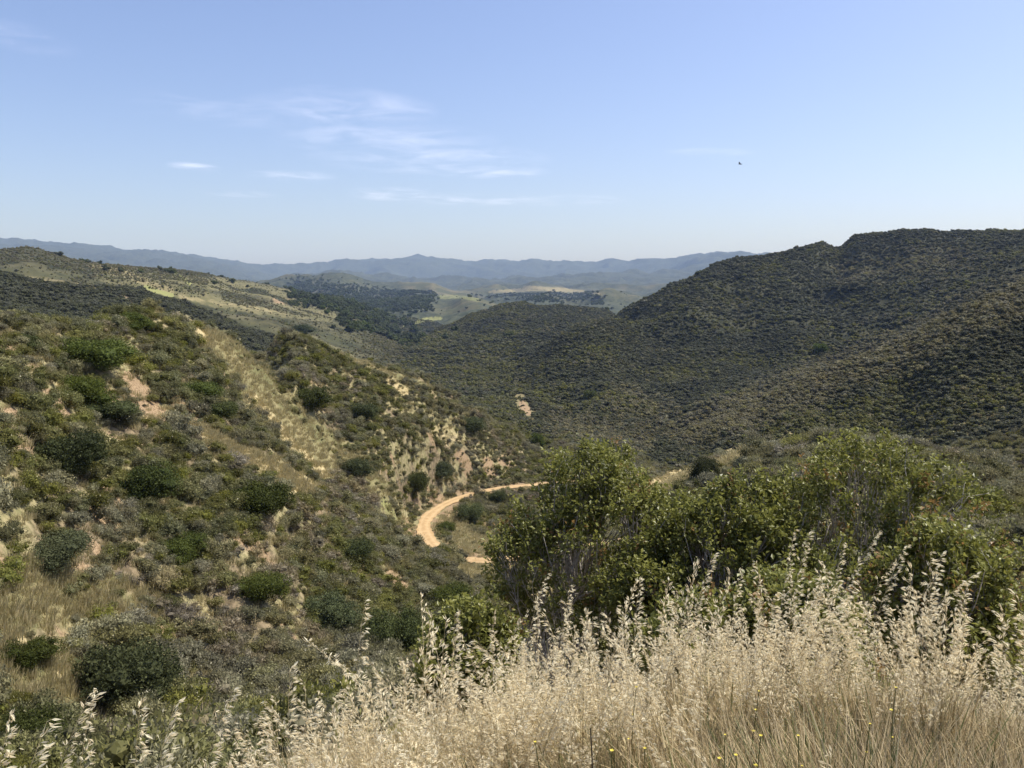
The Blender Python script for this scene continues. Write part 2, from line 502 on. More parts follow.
class NT:
    """small node-tree writer"""
    def __init__(s, name):
        s.m = bpy.data.materials.new(name); s.m.use_nodes = True
        s.t = s.m.node_tree; s.t.nodes.clear()
        s.out = s.t.nodes.new('ShaderNodeOutputMaterial')

    def n(s, typ, **kw):
        nd = s.t.nodes.new(typ)
        for k, v in kw.items():
            if k == 'inp':
                for a, b in v.items():
                    if isinstance(b, bpy.types.NodeSocket): s.t.links.new(b, nd.inputs[a])
                    else: nd.inputs[a].default_value = b
            else:
                setattr(nd, k, v)
        return nd

    def mix(s, fac, a, b, mode='MIX'):
        nd = s.n('ShaderNodeMix', data_type='RGBA', blend_type=mode)
        for i, v in ((0, fac), (6, a), (7, b)):
            if isinstance(v, bpy.types.NodeSocket): s.t.links.new(v, nd.inputs[i])
            elif i and len(v) == 3: nd.inputs[i].default_value = (*v, 1)
            else: nd.inputs[i].default_value = v
        return nd.outputs[2]

    def math(s, op, a, b=0., clamp=False):
        nd = s.n('ShaderNodeMath', operation=op, use_clamp=clamp)
        for i, v in ((0, a), (1, b)):
            if isinstance(v, bpy.types.NodeSocket): s.t.links.new(v, nd.inputs[i])
            else: nd.inputs[i].default_value = v
        return nd.outputs[0]

    def noise(s, scale, detail=4, vec=None, rough=.55):
        nd = s.n('ShaderNodeTexNoise', inp={'Scale': scale, 'Detail': detail, 'Roughness': rough})
        if vec is not None: s.t.links.new(vec, nd.inputs['Vector'])
        return nd.outputs['Fac']

    def ramp(s, v, a, b):
        nd = s.n('ShaderNodeMapRange', interpolation_type='SMOOTHSTEP', inp={'From Min': a, 'From Max': b})
        s.t.links.new(v, nd.inputs['Value'])
        return nd.outputs['Result']

    def attr(s, name, typ='GEOMETRY'):
        return s.n('ShaderNodeAttribute', attribute_name=name, attribute_type=typ).outputs['Fac']

    def leafy(s, color, transl=.3, rough=.6, spec=.06):
        b = s.n('ShaderNodeBsdfPrincipled', inp={'Roughness': rough, 'Specular IOR Level': spec})
        t = s.n('ShaderNodeBsdfTranslucent')
        for nd, i in ((b, 'Base Color'), (t, 'Color')):
            s.t.links.new(color, nd.inputs[i])
        mx = s.n('ShaderNodeMixShader', inp={0: transl})
        s.t.links.new(b.outputs[0], mx.inputs[1]); s.t.links.new(t.outputs[0], mx.inputs[2])
        s.t.links.new(mx.outputs[0], s.out.inputs[0])
        return s.m

    def plain(s, color, rough=.9, spec=.2, bump=None, dist=.05):
        b = s.n('ShaderNodeBsdfPrincipled', inp={'Roughness': rough, 'Specular IOR Level': spec})
        if isinstance(color, bpy.types.NodeSocket): s.t.links.new(color, b.inputs['Base Color'])
        else: b.inputs['Base Color'].default_value = (*color, 1)
        if bump is not None:
            bp = s.n('ShaderNodeBump', inp={'Strength': .6, 'Distance': dist})
            s.t.links.new(bump, bp.inputs['Height']); s.t.links.new(bp.outputs[0], b.inputs['Normal'])
        s.t.links.new(b.outputs[0], s.out.inputs[0])
        return s.m


# ------------------------------------------------------------------ materials
def mat_ground():
    t = NT('hillside_ground')
    pos = t.n('ShaderNodeNewGeometry').outputs['Position']
    fine = t.noise(1.6, 6, pos); mid = t.noise(.12, 5, pos); big = t.noise(.012, 5, pos); huge = t.noise(.0016, 5, pos)
    far = t.attr('far')                      # 0 near, 1 where no separate shrubs stand any more
    soil = t.mix(t.ramp(t.noise(5.5, 8, pos, .75), .4, .62), (.17, .115, .062), (.38, .275, .165))
    duff = t.mix(t.ramp(fine, .35, .65), (.11, .085, .05), (.235, .18, .11))
    litter = t.mix(t.ramp(mid, .36, .56), duff, t.mix(t.ramp(fine, .35, .65), (.18, .165, .075), (.33, .28, .15)))
    green = t.mix(t.ramp(mid, .35, .65), (.145, .138, .060), (.24, .205, .102))
    dry = t.mix(t.ramp(fine, .3, .7), (.30, .235, .11), (.47, .385, .21))
    # far cover: mottled chaparral, grass between
    fsp = t.noise(.05, 8, pos, .7)
    far_scrub = t.mix(t.ramp(fsp, .42, .6), (.035, .042, .024), (.075, .08, .045))
    far_grass = t.mix(t.ramp(big, .42, .58), (.068, .072, .036), (.122, .108, .058))
    far_c = t.mix(t.math('MULTIPLY', t.ramp(huge, .48, .64), t.math('SUBTRACT', 1., t.attr('far_peak'))), far_scrub, far_grass)
    mid_c = t.mix(t.math('MULTIPLY', t.attr('open'), t.ramp(fsp, .3, .6)), t.mix(t.ramp(fsp, .4, .62), (.026, .029, .016), (.062, .060, .034)), t.mix(t.ramp(big, .4, .6), (.066, .067, .031), (.108, .098, .050)))  # mid-distance ground darkened in its colour to stand in for shade among the shrubs
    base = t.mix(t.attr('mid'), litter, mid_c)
    base = t.mix(far, base, far_c)
    e = t.math('MULTIPLY', t.math('SUBTRACT', fine, .5), .7)
    e2 = t.math('ADD', e, t.math('MULTIPLY', t.math('SUBTRACT', mid, .5), .8))

    def m(name):
        return t.ramp(t.math('ADD', t.attr(name), e2), .25, .6)
    c = t.mix(t.math('MULTIPLY', m('grass'), t.math('SUBTRACT', 1., t.math('MULTIPLY', t.attr('mid'), .5))), base, green)
    c = t.mix(t.math('MULTIPLY', m('dry'), t.math('SUBTRACT', 1., t.math('MULTIPLY', t.attr('mid'), .6))), c, dry)
    c = t.mix(m('bare'), c, soil)
    c = t.mix(m('mustard'), c, (.22, .22, .085))
    c = t.mix(t.math('MULTIPLY', m('scrub'), t.attr('far_scrub')), c, far_scrub)
    return t.plain(c, .95, .1, fine, .12)


def mat_road():
    t = NT('packed_dirt')
    pos = t.n('ShaderNodeNewGeometry').outputs['Position']
    a = t.noise(.8, 5, pos); b = t.noise(9, 4, pos)
    c = t.mix(t.ramp(a, .3, .7), (.36, .235, .11), (.47, .33, .17))
    c = t.mix(t.math('MULTIPLY', t.ramp(b, .5, .75), .35), c, (.3, .2, .11))
    tr = t.attr('track')
    c = t.mix(t.math('MULTIPLY', tr, .5), c, (.53, .385, .21))
    return t.plain(c, .95, .1, b, .03)


def mat_foliage(name, lo, hi, transl=.25, flower=None, inst=True, rough=.55):
    """lo..hi across the leaves of one plant; each plant shifted by its own random tint"""
    t = NT(name)
    f = t.attr('tint')
    c = t.mix(f, lo, hi)
    rnd = t.n('ShaderNodeObjectInfo').outputs['Random']
    hs = t.n('ShaderNodeHueSaturation')
    t.t.links.new(c, hs.inputs['Color'])
    t.t.links.new(t.math('ADD', t.math('MULTIPLY', rnd, .02), .485), hs.inputs['Hue'])
    r2 = t.math('FRACT', t.math('MULTIPLY', rnd, 7.31))
    t.t.links.new(t.math('ADD', t.math('MULTIPLY', r2, .7), .65), hs.inputs['Value'])
    r3 = t.math('FRACT', t.math('MULTIPLY', rnd, 13.7))
    t.t.links.new(t.math('ADD', t.math('MULTIPLY', r3, .5), .7), hs.inputs['Saturation'])
    c = hs.outputs['Color']
    if flower is not None:
        c = t.mix(t.ramp(t.attr('flower'), .4, .6), c, flower)
    return t.leafy(c, transl, rough)


M = {}
M['ground'] = mat_ground()
M['road'] = mat_road()
M['sage'] = mat_foliage('sage_leaf', (.145, .138, .066), (.33, .308, .162), .35, (.62, .57, .40))
M['green'] = mat_foliage('scrub_leaf', (.108, .112, .037), (.24, .233, .080), .35, (.6, .55, .36))
M['brown'] = mat_foliage('dry_scrub_twig', (.17, .145, .085), (.34, .29, .18), .25, (.5, .42, .3))
M['dark'] = mat_foliage('evergreen_leaf', (.046, .060, .019), (.125, .145, .046), .28)
M['chap'] = mat_foliage('chaparral_leaf', (.062, .066, .034), (.145, .145, .080), .25)
M['chapp'] = mat_foliage('pale_chaparral_leaf', (.155, .142, .070), (.31, .28, .15), .3)
M['yel'] = mat_foliage('pale_scrub_leaf', (.17, .165, .06), (.30, .28, .13), .3)


def mat_leaf_sumac():
    t = NT('sumac_leaf')
    f = t.attr('tint')
    c = t.mix(f, (.072, .082, .016), (.27, .268, .062))
    c = t.mix(t.ramp(t.attr('flower'), .4, .6), c, (.28, .17, .06))
    return t.leafy(c, .38, .42, .3)


M['sumac'] = mat_leaf_sumac()
_t = NT('pale_bark')
_p = _t.n('ShaderNodeNewGeometry').outputs['Position']
M['bark'] = _t.plain(_t.mix(_t.ramp(_t.noise(14, 4, _p), .35, .65), (.24, .205, .17), (.52, .47, .41)), .85, .15)
_t = NT('oat_spikelet')
_c = _t.mix(_t.attr('tint'), (.70, .58, .36), (.98, .91, .68))
M['oat'] = _t.leafy(_c, .52, .5, .3)
_t = NT('dry_stem')
_c = _t.mix(_t.attr('tint'), (.27, .20, .09), (.60, .51, .29))
M['stem'] = _t.leafy(_c, .25, .6, .2)
_t = NT('weed_leaf')
_c = _t.mix(_t.attr('tint'), (.07, .085, .02), (.17, .18, .05))
_t = NT('straw_blade')
_c = _t.mix(_t.attr('tint'), (.29, .21, .10), (.66, .54, .32))
M['straw'] = _t.leafy(_c, .25, .6, .1)
_t = NT('weed_leaf')
_c = _t.mix(_t.attr('tint'), (.055, .07, .018), (.16, .17, .05))
M['weed'] = _t.leafy(_c, .35, .5, .3)
M['petal'] = NT('yellow_petal').plain((.62, .50, .07), .6)
M['twig'] = NT('dead_twig').plain((.06, .045, .03), .9)
M['feather'] = NT('dark_feather').plain((.02, .02, .022), .7)

# ------------------------------------------------------------------ terrain objects
# full circle grid: dense in front, coarse behind the viewer
def build_terrain():
    az_all = np.concatenate([az_d, az_c])
    nA, nD = len(az_all), len(Dg)
    Zall = np.empty((nA, nD)); Zall[:len(az_d)] = ZG
    left, right = ZG[0], ZG[-1]
    back = -1.65 + .12 * np.clip(Dg - 6, 0, 250) + .02 * np.clip(Dg - 256, 0, 12000)
    for k, a in enumerate(az_c):
        t = (a - az_d[-1]) / (2 * math.pi - 2 * az_d[-1])         # 0 right edge .. 1 left edge
        wr = 1 - sstep(.0, .4, t); wl = sstep(.6, 1., t)
        Zall[len(az_d) + k] = right * wr + left * wl + back * (1 - wr - wl)
    AA, DDm = np.meshgrid(az_all, Dg, indexing='ij')
    V = np.stack([DDm * np.sin(AA), DDm * np.cos(AA), Zall], -1)

    def full(field, fill=0.):
        o = np.full((nA, nD), fill, np.float32); o[:len(az_d)] = field; return o
    far = sstep(1500, 2000, DDm).astype(np.float32)
    attrs = {k: full(MASK[k]) for k in ('grass', 'dry', 'bare', 'mustard', 'scrub')}
    attrs['far'] = far
    attrs['far_peak'] = sstep(5500, 8000, DDm).astype(np.float32)
    attrs['mid'] = sstep(230, 330, DDm).astype(np.float32)
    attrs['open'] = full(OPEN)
    attrs['far_scrub'] = sstep(700, 1300, DDm).astype(np.float32)
    # foreground: dry grass litter under the oats
    attrs['dry'] = np.maximum(attrs['dry'], (.55 * (1 - sstep(7, 16, DDm))).astype(np.float32))
    # three sheets, cut along hidden valley floors
    cuts = [('ground', 0, 250.), ('hills', 250., 2050.), ('mountains', 2050., 1e9)]
    for name, d0, d1 in cuts:
        j0 = int(np.searchsorted(Dg, d0)); j1 = min(int(np.searchsorted(Dg, d1)), nD - 1)
        sub = V[:, j0:j1 + 1].reshape(-1, 3); m = j1 - j0 + 1
        i = np.arange(nA); i2 = (i + 1) % nA; j = np.arange(m - 1)
        I, J = np.meshgrid(i, j, indexing='ij'); I2 = np.meshgrid(i2, j, indexing='ij')[0]
        faces = np.stack([I * m + J, I * m + J + 1, I2 * m + J + 1, I2 * m + J], -1).reshape(-1, 4)
        nv = len(sub)
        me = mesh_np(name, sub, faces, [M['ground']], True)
        for k, f in attrs.items():
            at = me.attributes.new(k, 'FLOAT', 'POINT'); at.data.foreach_set('value', f[:, j0:j1 + 1].ravel().astype(np.float32))
        tag(link(name, me), {'ground': 'dry grassy hillside slopes and ravine around the dirt road', 'hills': 'scrub covered hills rolling into the middle distance', 'mountains': 'far valley and blue mountain range on the horizon'}[name], {'ground': 'hillside', 'hills': 'hills', 'mountains': 'mountains'}[name], kind='structure')


build_terrain()

# road ribbon
def build_road():
    n_ = len(road); cols = 9
    T = np.gradient(road[:, :2], axis=0); T /= np.linalg.norm(T, axis=1)[:, None] + 1e-9
    Nn = np.stack([-T[:, 1], T[:, 0]], 1)
    V = []; tr = []
    for i in range(n_):
        ww = HW * (1 + .12 * math.sin(i * .31) + .07 * math.sin(i * 1.3))
        for k in range(cols):
            s = -1 + 2 * k / (cols - 1)
            p = road[i, :2] + Nn[i] * ww * s
            V.append((p[0], p[1], road[i, 2] + .02 + .05 * (1 - s * s) - .05 * math.exp(-((abs(s) - .5) / .16) ** 2)))
            tr.append(math.exp(-((abs(s) - .5) / .2) ** 2))
    Fc = [(i * cols + k, i * cols + k + 1, (i + 1) * cols + k + 1, (i + 1) * cols + k) for i in range(n_ - 1) for k in range(cols - 1)]
    me = mesh_np('dirt_road', V, Fc, [M['road']], True)
    at = me.attributes.new('track', 'FLOAT', 'POINT'); at.data.foreach_set('value', np.array(tr, np.float32))
    tag(link('dirt_road', me), 'pale tan dirt road bending round the canyon below the left hill', 'dirt road', kind='structure')


build_road()


# ------------------------------------------------------------------ shrubs
def ico(sub):
    import bmesh
    bm = bmesh.new(); bmesh.ops.create_icosphere(bm, subdivisions=sub, radius=1)
    v = np.array([p.co[:] for p in bm.verts]); f = np.array([[q.index for q in p.verts] for p in bm.faces]); bm.free()
    return v, f


ICO2 = ico(2); ICO1 = ico(1)


def unit(v):
    return v / (np.linalg.norm(v, axis=-1, keepdims=True) + 1e-9)


def shrub_mesh(name, mat, nleaf, leaf, lumps, seed, flat=.75, up=.5, flower=0., core=.8, aspect=.45, icof=ICO1):
    """one rounded shrub about 1 m across standing on z=0: leaf-sized faces through the outer part of several lobes"""
    g = np.random.default_rng(seed)
    L = []
    for k in range(lumps):
        a = g.uniform(0, 2 * math.pi); r = g.uniform(.08, .44) if k else 0
        rad = g.uniform(.10, .27) if k else .30
        L.append((r * math.cos(a), r * math.sin(a), (g.uniform(.25, .62) if k else .36) * flat, rad))
    L = np.array(L)
    vs, fs, tint, flw = [], [], [], []
    nv = 0
    for (x, y, z, r) in L:
        v, f = icof
        vv = v * (1 + .35 * (g.random((len(v), 1)) - .5)) * r * core
        vv[:, 2] *= .9
        vv = vv + (x, y, z)
        vv[:, 2] = np.maximum(vv[:, 2], -.08)
        vs.append(vv); fs.append(f + nv); nv += len(vv)
        tint.append(g.uniform(0, .35, len(f))); flw.append(np.zeros(len(f)))
    # leaf faces (triangle pairs)
    wts = L[:, 3] ** 2; wts /= wts.sum()
    k = g.choice(len(L), nleaf, p=wts)
    d = unit(g.normal(size=(nleaf, 3)) + (0, 0, .25))
    rr = L[k, 3] * (g.uniform(.70, 1.10, nleaf) + .35 * (g.random(nleaf) < .08) * g.random(nleaf))
    c = L[k, :3] + d * rr[:, None] * (1, 1, .9)
    c[:, 2] = np.maximum(c[:, 2], .0)
    ax = unit(d * g.uniform(.3, 1, (nleaf, 1)) + g.normal(size=(nleaf, 3)) * .7 + (0, 0, up))
    side = unit(np.cross(ax, d + g.normal(size=(nleaf, 3)) * .5))
    ln = leaf * g.uniform(.6, 1.4, nleaf)[:, None]; wd = ln * aspect
    p0 = c - ax * ln * .5; p1 = c + side * wd * .5; p2 = c + ax * ln * .5; p3 = c - side * wd * .5
    vs.append(np.stack([p0, p1, p2, p3], 1).reshape(-1, 3))
    b = nv + np.arange(nleaf) * 4
    fs.append(np.stack([np.stack([b, b + 1, b + 2], 1), np.stack([b, b + 2, b + 3], 1)], 1).reshape(-1, 3))
    lump_t = g.uniform(-.2, .2, len(L))[k]
    tt = np.clip(g.normal(.5, .22, nleaf) + lump_t, 0, 1)
    tint.append(np.repeat(tt, 2))
    fl = ((g.random(nleaf) < flower) & (d[:, 2] > .35)).astype(float)
    flw.append(np.repeat(fl, 2))
    return mesh_np(name, np.concatenate(vs), np.concatenate(fs), [mat], False, {'tint': np.concatenate(tint), 'flower': np.concatenate(flw)})


PROTO = {}
PROTO['sage'] = [shrub_mesh('sagebrush', M['sage'], 1500, .058, 11, 100 + i, .8, .7, .015, .5) for i in range(5)]
PROTO['green'] = [shrub_mesh('green_scrub', M['green'], 1500, .055, 11, 200 + i, .8, .5, .01, .5) for i in range(4)]
PROTO['brown'] = [shrub_mesh('dry_scrub', M['brown'], 800, .09, 8, 300 + i, .75, 1.0, .03, .5, aspect=.16) for i in range(3)]
PROTO['yel'] = [shrub_mesh('pale_scrub', M['yel'], 800, .08, 8, 350 + i, .7, .9, 0, .5, aspect=.25) for i in range(2)]
PROTO['dark'] = [shrub_mesh('evergreen_shrub', M['dark'], 14000, .031, 24, 400 + i, .85, .4, 0, .5, .58, ICO2) for i in range(4)]
PROTO['chap'] = [shrub_mesh('chaparral', M['chap'], 230, .105, 7, 500 + i, .8, .4, 0, .82, .6) for i in range(5)]
PROTO['chapg'] = [shrub_mesh('chaparral_green', M['green'], 230, .105, 7, 540 + i, .8, .4, .02, .82, .6) for i in range(3)]
PROTO['chapp'] = [shrub_mesh('chaparral_pale', M['chapp'], 230, .105, 7, 580 + i, .8, .4, 0, .82, .6) for i in range(3)]
PROTO['oak'] = [shrub_mesh('oak', M['dark'], 200, .14, 9, 560 + i, 1., .3, 0, .85, .6) for i in range(3)]

# scatter over everything the slopes show
def scatter(n, d0, d1, seed):
    g = np.random.default_rng(seed)
    a = g.uniform(R(-36), R(36), n); d = np.sqrt(g.uniform(d0 * d0, d1 * d1, n))
    x = d * np.sin(a); y = d * np.cos(a)
    v = sample(VIS, x, y)
    k = v > -.012
    x, y = x[k], y[k]
    return x, y, np.hypot(x, y), g.random(len(x)), g


S = {k: [] for k in ('sage', 'green', 'brown', 'yel', 'chap', 'chapg', 'chapp', 'oak')}        # rows: x y z size rot tilt


def emit(kind, x, y, size, g, sink=.05):
    z = height(x, y) - sink * size
    S[kind].append(np.stack([x, y, z, size, g.uniform(0, 6.28, len(x))], 1))


def near_mix(x, y, d, r, g):
    op = sample(OPEN, x, y); rdist = sample(RD, x, y)
    dens = np.clip(.97 - op, .03, 1)
    k = (r < dens) & (rdist > HW + .5) & (d > 17)
    x, y, d = x[k], y[k], d[k]; op = op[k]; rdist = rdist[k]
    sz = np.clip(g.lognormal(math.log(1.05), .42, len(x)), .4, 2.4) * (1 - .35 * op)
    k = rdist > HW + .25 + .62 * sz
    x, y, d, op, sz = x[k], y[k], d[k], op[k], sz[k]
    zone = fbm(x / 26, y / 26, 801, 3) + .55 * (g.random(len(x)) - .5)
    zone2 = fbm(x / 14, y / 14, 901, 2) + .6 * (g.random(len(x)) - .5)
    kind = np.where(zone > .02, 1, 0)                    # 1 green 0 sage
    kind = np.where(zone2 > .47, 2, kind)                # brown
    kind = np.where(zone2 < -.5, 3, kind)                # yellow-green
    kn = (np.arctan2(x, y) > R(5)) & (d > 30)            # the right knoll is paler
    q_ = g.random(len(x)); kind = np.where(kn, np.where(q_ < .36, 0, np.where(q_ < .86, 3, np.where(q_ < .97, 1, 2))), kind)
    for i, nm in enumerate(('sage', 'green', 'brown', 'yel')):
        m = kind == i
        emit(nm, x[m], y[m], sz[m], g)


near_mix(*scatter(70000, 17, 250, 1))


def mid_mix(n, d0, d1, seed, size):
    x, y, d, r, g = scatter(n, d0, d1, seed)
    op = sample(OPEN, x, y); rdist = sample(RD, x, y)
    k = (r < np.clip(1.0 - op, .03, 1)) & (rdist > HW + 1)
    x, y, d = x[k], y[k], d[k]
    sz = size * np.clip(g.lognormal(-.12, .5, len(x)), .3, 2.6)
    sz = np.where((np.arctan2(x, y) < R(-7.5)) & (d > 640), sz * .62, sz)
    zone = fbm(x / 70, y / 70, 811, 3) + .5 * (g.random(len(x)) - .5)
    az = np.arctan2(x, y)
    thr = np.where(az < R(1), -.05, .22)
    thr = np.where((az < R(-6)) & (d < 660), .9, thr); thr = np.where((az < R(-7.5)) & (d > 660), -.5, thr)
    pl = g.random(len(x)) < np.maximum(sample(MASK['pale'], x, y), np.where((np.arctan2(x, y) < R(-6)) & (d < 660), 0, (.03 + .16 * sstep(.05, .45, fbm(x / 90, y / 90, 821, 3)) + .5 * ((np.arctan2(x, y) < R(-7.5)) & (d > 660)))))
    emit('chapp', x[pl], y[pl], sz[pl] * .9, g)
    x, y, sz, zone, thr = x[~pl], y[~pl], sz[~pl], zone[~pl], thr[~pl]
    m = zone > thr
    emit('chapg', x[m], y[m], sz[m] * .85, g); emit('chap', x[~m], y[~m], sz[~m], g)


mid_mix(150000, 250, 430, 2, 1.1)
mid_mix(130000, 430, 700, 5, 1.5)
mid_mix(430000, 700, 1900, 3, 2.1)
# woods in the far valley
x, y, d, r, g = scatter(120000, 900, 4200, 4)
k = (r < sample(MASK['wood'], x, y) * .8)
emit('oak', x[k], y[k], 9 * np.clip(g.lognormal(0, .3, k.sum()), .5, 1.8), g)
k = (r < .012) & (sample(MASK['wood'], x, y) < .2)
emit('oak', x[k], y[k], 7 * np.clip(g.lognormal(0, .3, k.sum()), .5, 1.8), g)

# individually placed dark shrubs: px, row of the foot, width in px, aspect, label
EXEC_DARK = [
    (120, 705, 92, .72, 'broad dark green shrub above the lower left grass, largest on the left hill'),
    (80, 404, 46, .62, 'rounded dark evergreen shrub beside the bare pink earth patch near the top left'),
    (106, 418, 50, .40, 'low spreading dark green shrub just below the rounded one beside the bare patch'),
    (100, 368, 62, .55, 'long dark shrub sloping down beside the bare strip near the top of the left hill'),
    (68, 478, 56, .80, 'tall dense mid green shrub on the left hill below the two paired dark shrubs'),
    (148, 500, 52, .72, 'dark round shrub left of the pale dry grass path on the left hill'),
    (256, 514, 62, .56, 'wide dark shrub directly under the pale dry grass path on the knob'),
    (52, 560, 56, .50, 'dark green shrub low on the far left above the yellow grass'),
    (30, 662, 44, .55, 'dark shrub at the left edge beside the yellow grass slope'),
    (300, 336, 24, .50, 'small black-green shrub sitting alone on the crest of the second spur'),
    (415, 502, 25, 1.1, 'upright dark shrub standing just uphill of the road bend'),
    (366, 420, 24, .85, 'round dark shrub on the upper face of the second spur'),
    (310, 412, 34, .75, 'dark green shrub in the gully between the two spurs'),
    (330, 630, 48, .8, 'large dark shrub low in the ravine below the left hill'),
    (395, 655, 60, .85, 'broad dark shrub in the ravine left of the near bushes'),
    (260, 600, 46, .7, 'dense dark shrub in the lower middle of the left hill'),
    (185, 560, 40, .65, 'mid green shrub in the middle of the left hill below the round dark one'),
    (135, 330, 28, .6, 'dark shrub on the crest of the left hill'),
    (200, 400, 34, .6, 'dark shrub left of the green grass band on the first spur'),
    (217, 420, 34, .6, 'dark shrub at the lower left edge of the green grass band'),
    (470, 432, 28, .62, 'dark shrub near the foot of the second spur above the cut bank'),
    (537, 447, 14, 1.0, 'small upright dark shrub at the tip of the second spur'),
    (470, 522, 26, .8, 'dark shrub inside the loop of the dirt road'),
    (497, 505, 16, .9, 'small dark shrub at the lower road edge behind the near bush'),
    (445, 532, 20, .6, 'low dark shrub just inside the road bend'),
    (706, 484, 28, 1.0, 'dark upright shrub on the pale grass at the left end of the right knoll'),
    (820, 352, 12, .8, 'tiny dark shrub on the crest where the right ridge meets the mountain'),
    (170, 273, 9, .6, 'lone dark clump on the grassy crest of the far left hill'),
    (356, 476, 30, .7, 'green shrub at the foot of the first spur above the road'),
    (440, 480, 26, .6, 'dark scrub shrub on the bank above the dirt road'),
    (30, 745, 60, .6, 'dark shrub at the bottom left corner behind sparse oat stalks'),
    (350, 560, 40, .6, 'dark shrub half way down the slope left of the road bend'),
    (452, 606, 40, .6, 'dark green shrub beneath the lower road, left of the near bush'),
    (25, 348, 26, .5, 'dark low shrub near the skyline at the far left edge'),
    (590, 400, 12, .9, 'small dark tree on the canyon floor beyond the clearing'),
]


def inst_shrub(name, me, x, y, z, s, sx, sz, rot):
    o = bpy.data.objects.new(name, me); COL.objects.link(o)
    o.location = (x, y, z); o.scale = (s * sx, s * sx, s * sz); o.rotation_euler = (0, 0, rot)
    return o


used = []
for i, (px, row, wpx, asp, lab) in enumerate(EXEC_DARK):
    x, y, D = hit(px, row)
    width = wpx / F * D
    z = float(height(x, y))
    used.append((x, y, width * .34))
    tag(inst_shrub('evergreen_shrub', PROTO['dark'][i % 4], x, y, z - .10 * width, width, 1.12, asp / .70, random.uniform(0, 6.28)), lab, 'shrub', 'dark evergreen shrubs on the slopes')

# the 300 scrub plants that show largest stand as things of their own
NEAR = []
for kd in ('sage', 'green', 'brown', 'yel'):
    a = np.concatenate(S[kd])
    ok = np.ones(len(a), bool)
    for (ux, uy, ur) in used:
        ok &= np.hypot(a[:, 0] - ux, a[:, 1] - uy) > ur
    S[kd] = a[ok]
    a = S[kd]
    px, row = project(a[:, 0], a[:, 1], a[:, 2] + .3 * a[:, 3])
    vis = sample(VIS, a[:, 0], a[:, 1]) > -.004
    # hidden by the oats and the near bushes
    edge = np.interp(px, [0, 100, 230, 330, 450, 490, 520, 700, 800, 990, 1024], [735, 720, 690, 650, 600, 470, 450, 440, 430, 500, 560])
    app = np.where(vis & (px > 0) & (px < 1024) & (row < edge) & (row > 290), a[:, 3] / np.hypot(a[:, 0], a[:, 1]), 0)
    for i in np.argsort(-app)[:140]:
        NEAR.append((app[i], kd, i))
NEAR.sort(reverse=True)
NEAR = NEAR[:290]
WORD = {'sage': ('sagebrush_shrub', 'grey-green sagebrush clump among many alike', 'sagebrush clumps'),
        'green': ('green_scrub_shrub', 'mid green scrub bush among many alike', 'green scrub bushes'),
        'brown': ('dry_scrub_shrub', 'brown dry twiggy scrub bush among many alike', 'brown dry scrub bushes'),
        'yel': ('pale_scrub_shrub', 'pale yellow-green scrub bush among many alike', 'pale scrub bushes')}
gone = {k: [] for k in WORD}
for app, kd, i in NEAR:
    x, y, z, s, rot = S[kd][i]
    gone[kd].append(i)
    side = 'on the left hillside and ravine' if x < .12 * y else 'on the right knoll'
    nm, lab, grp = WORD[kd]
    ps = PROTO[kd]
    tag(inst_shrub(nm, ps[i % len(ps)], x, y, z, s * 1.25, 1, random.uniform(.8, 1.1), rot), f'{lab} {side}', 'shrub', f'{grp} {side}')
for kd in gone:
    S[kd] = np.delete(S[kd], gone[kd], axis=0)


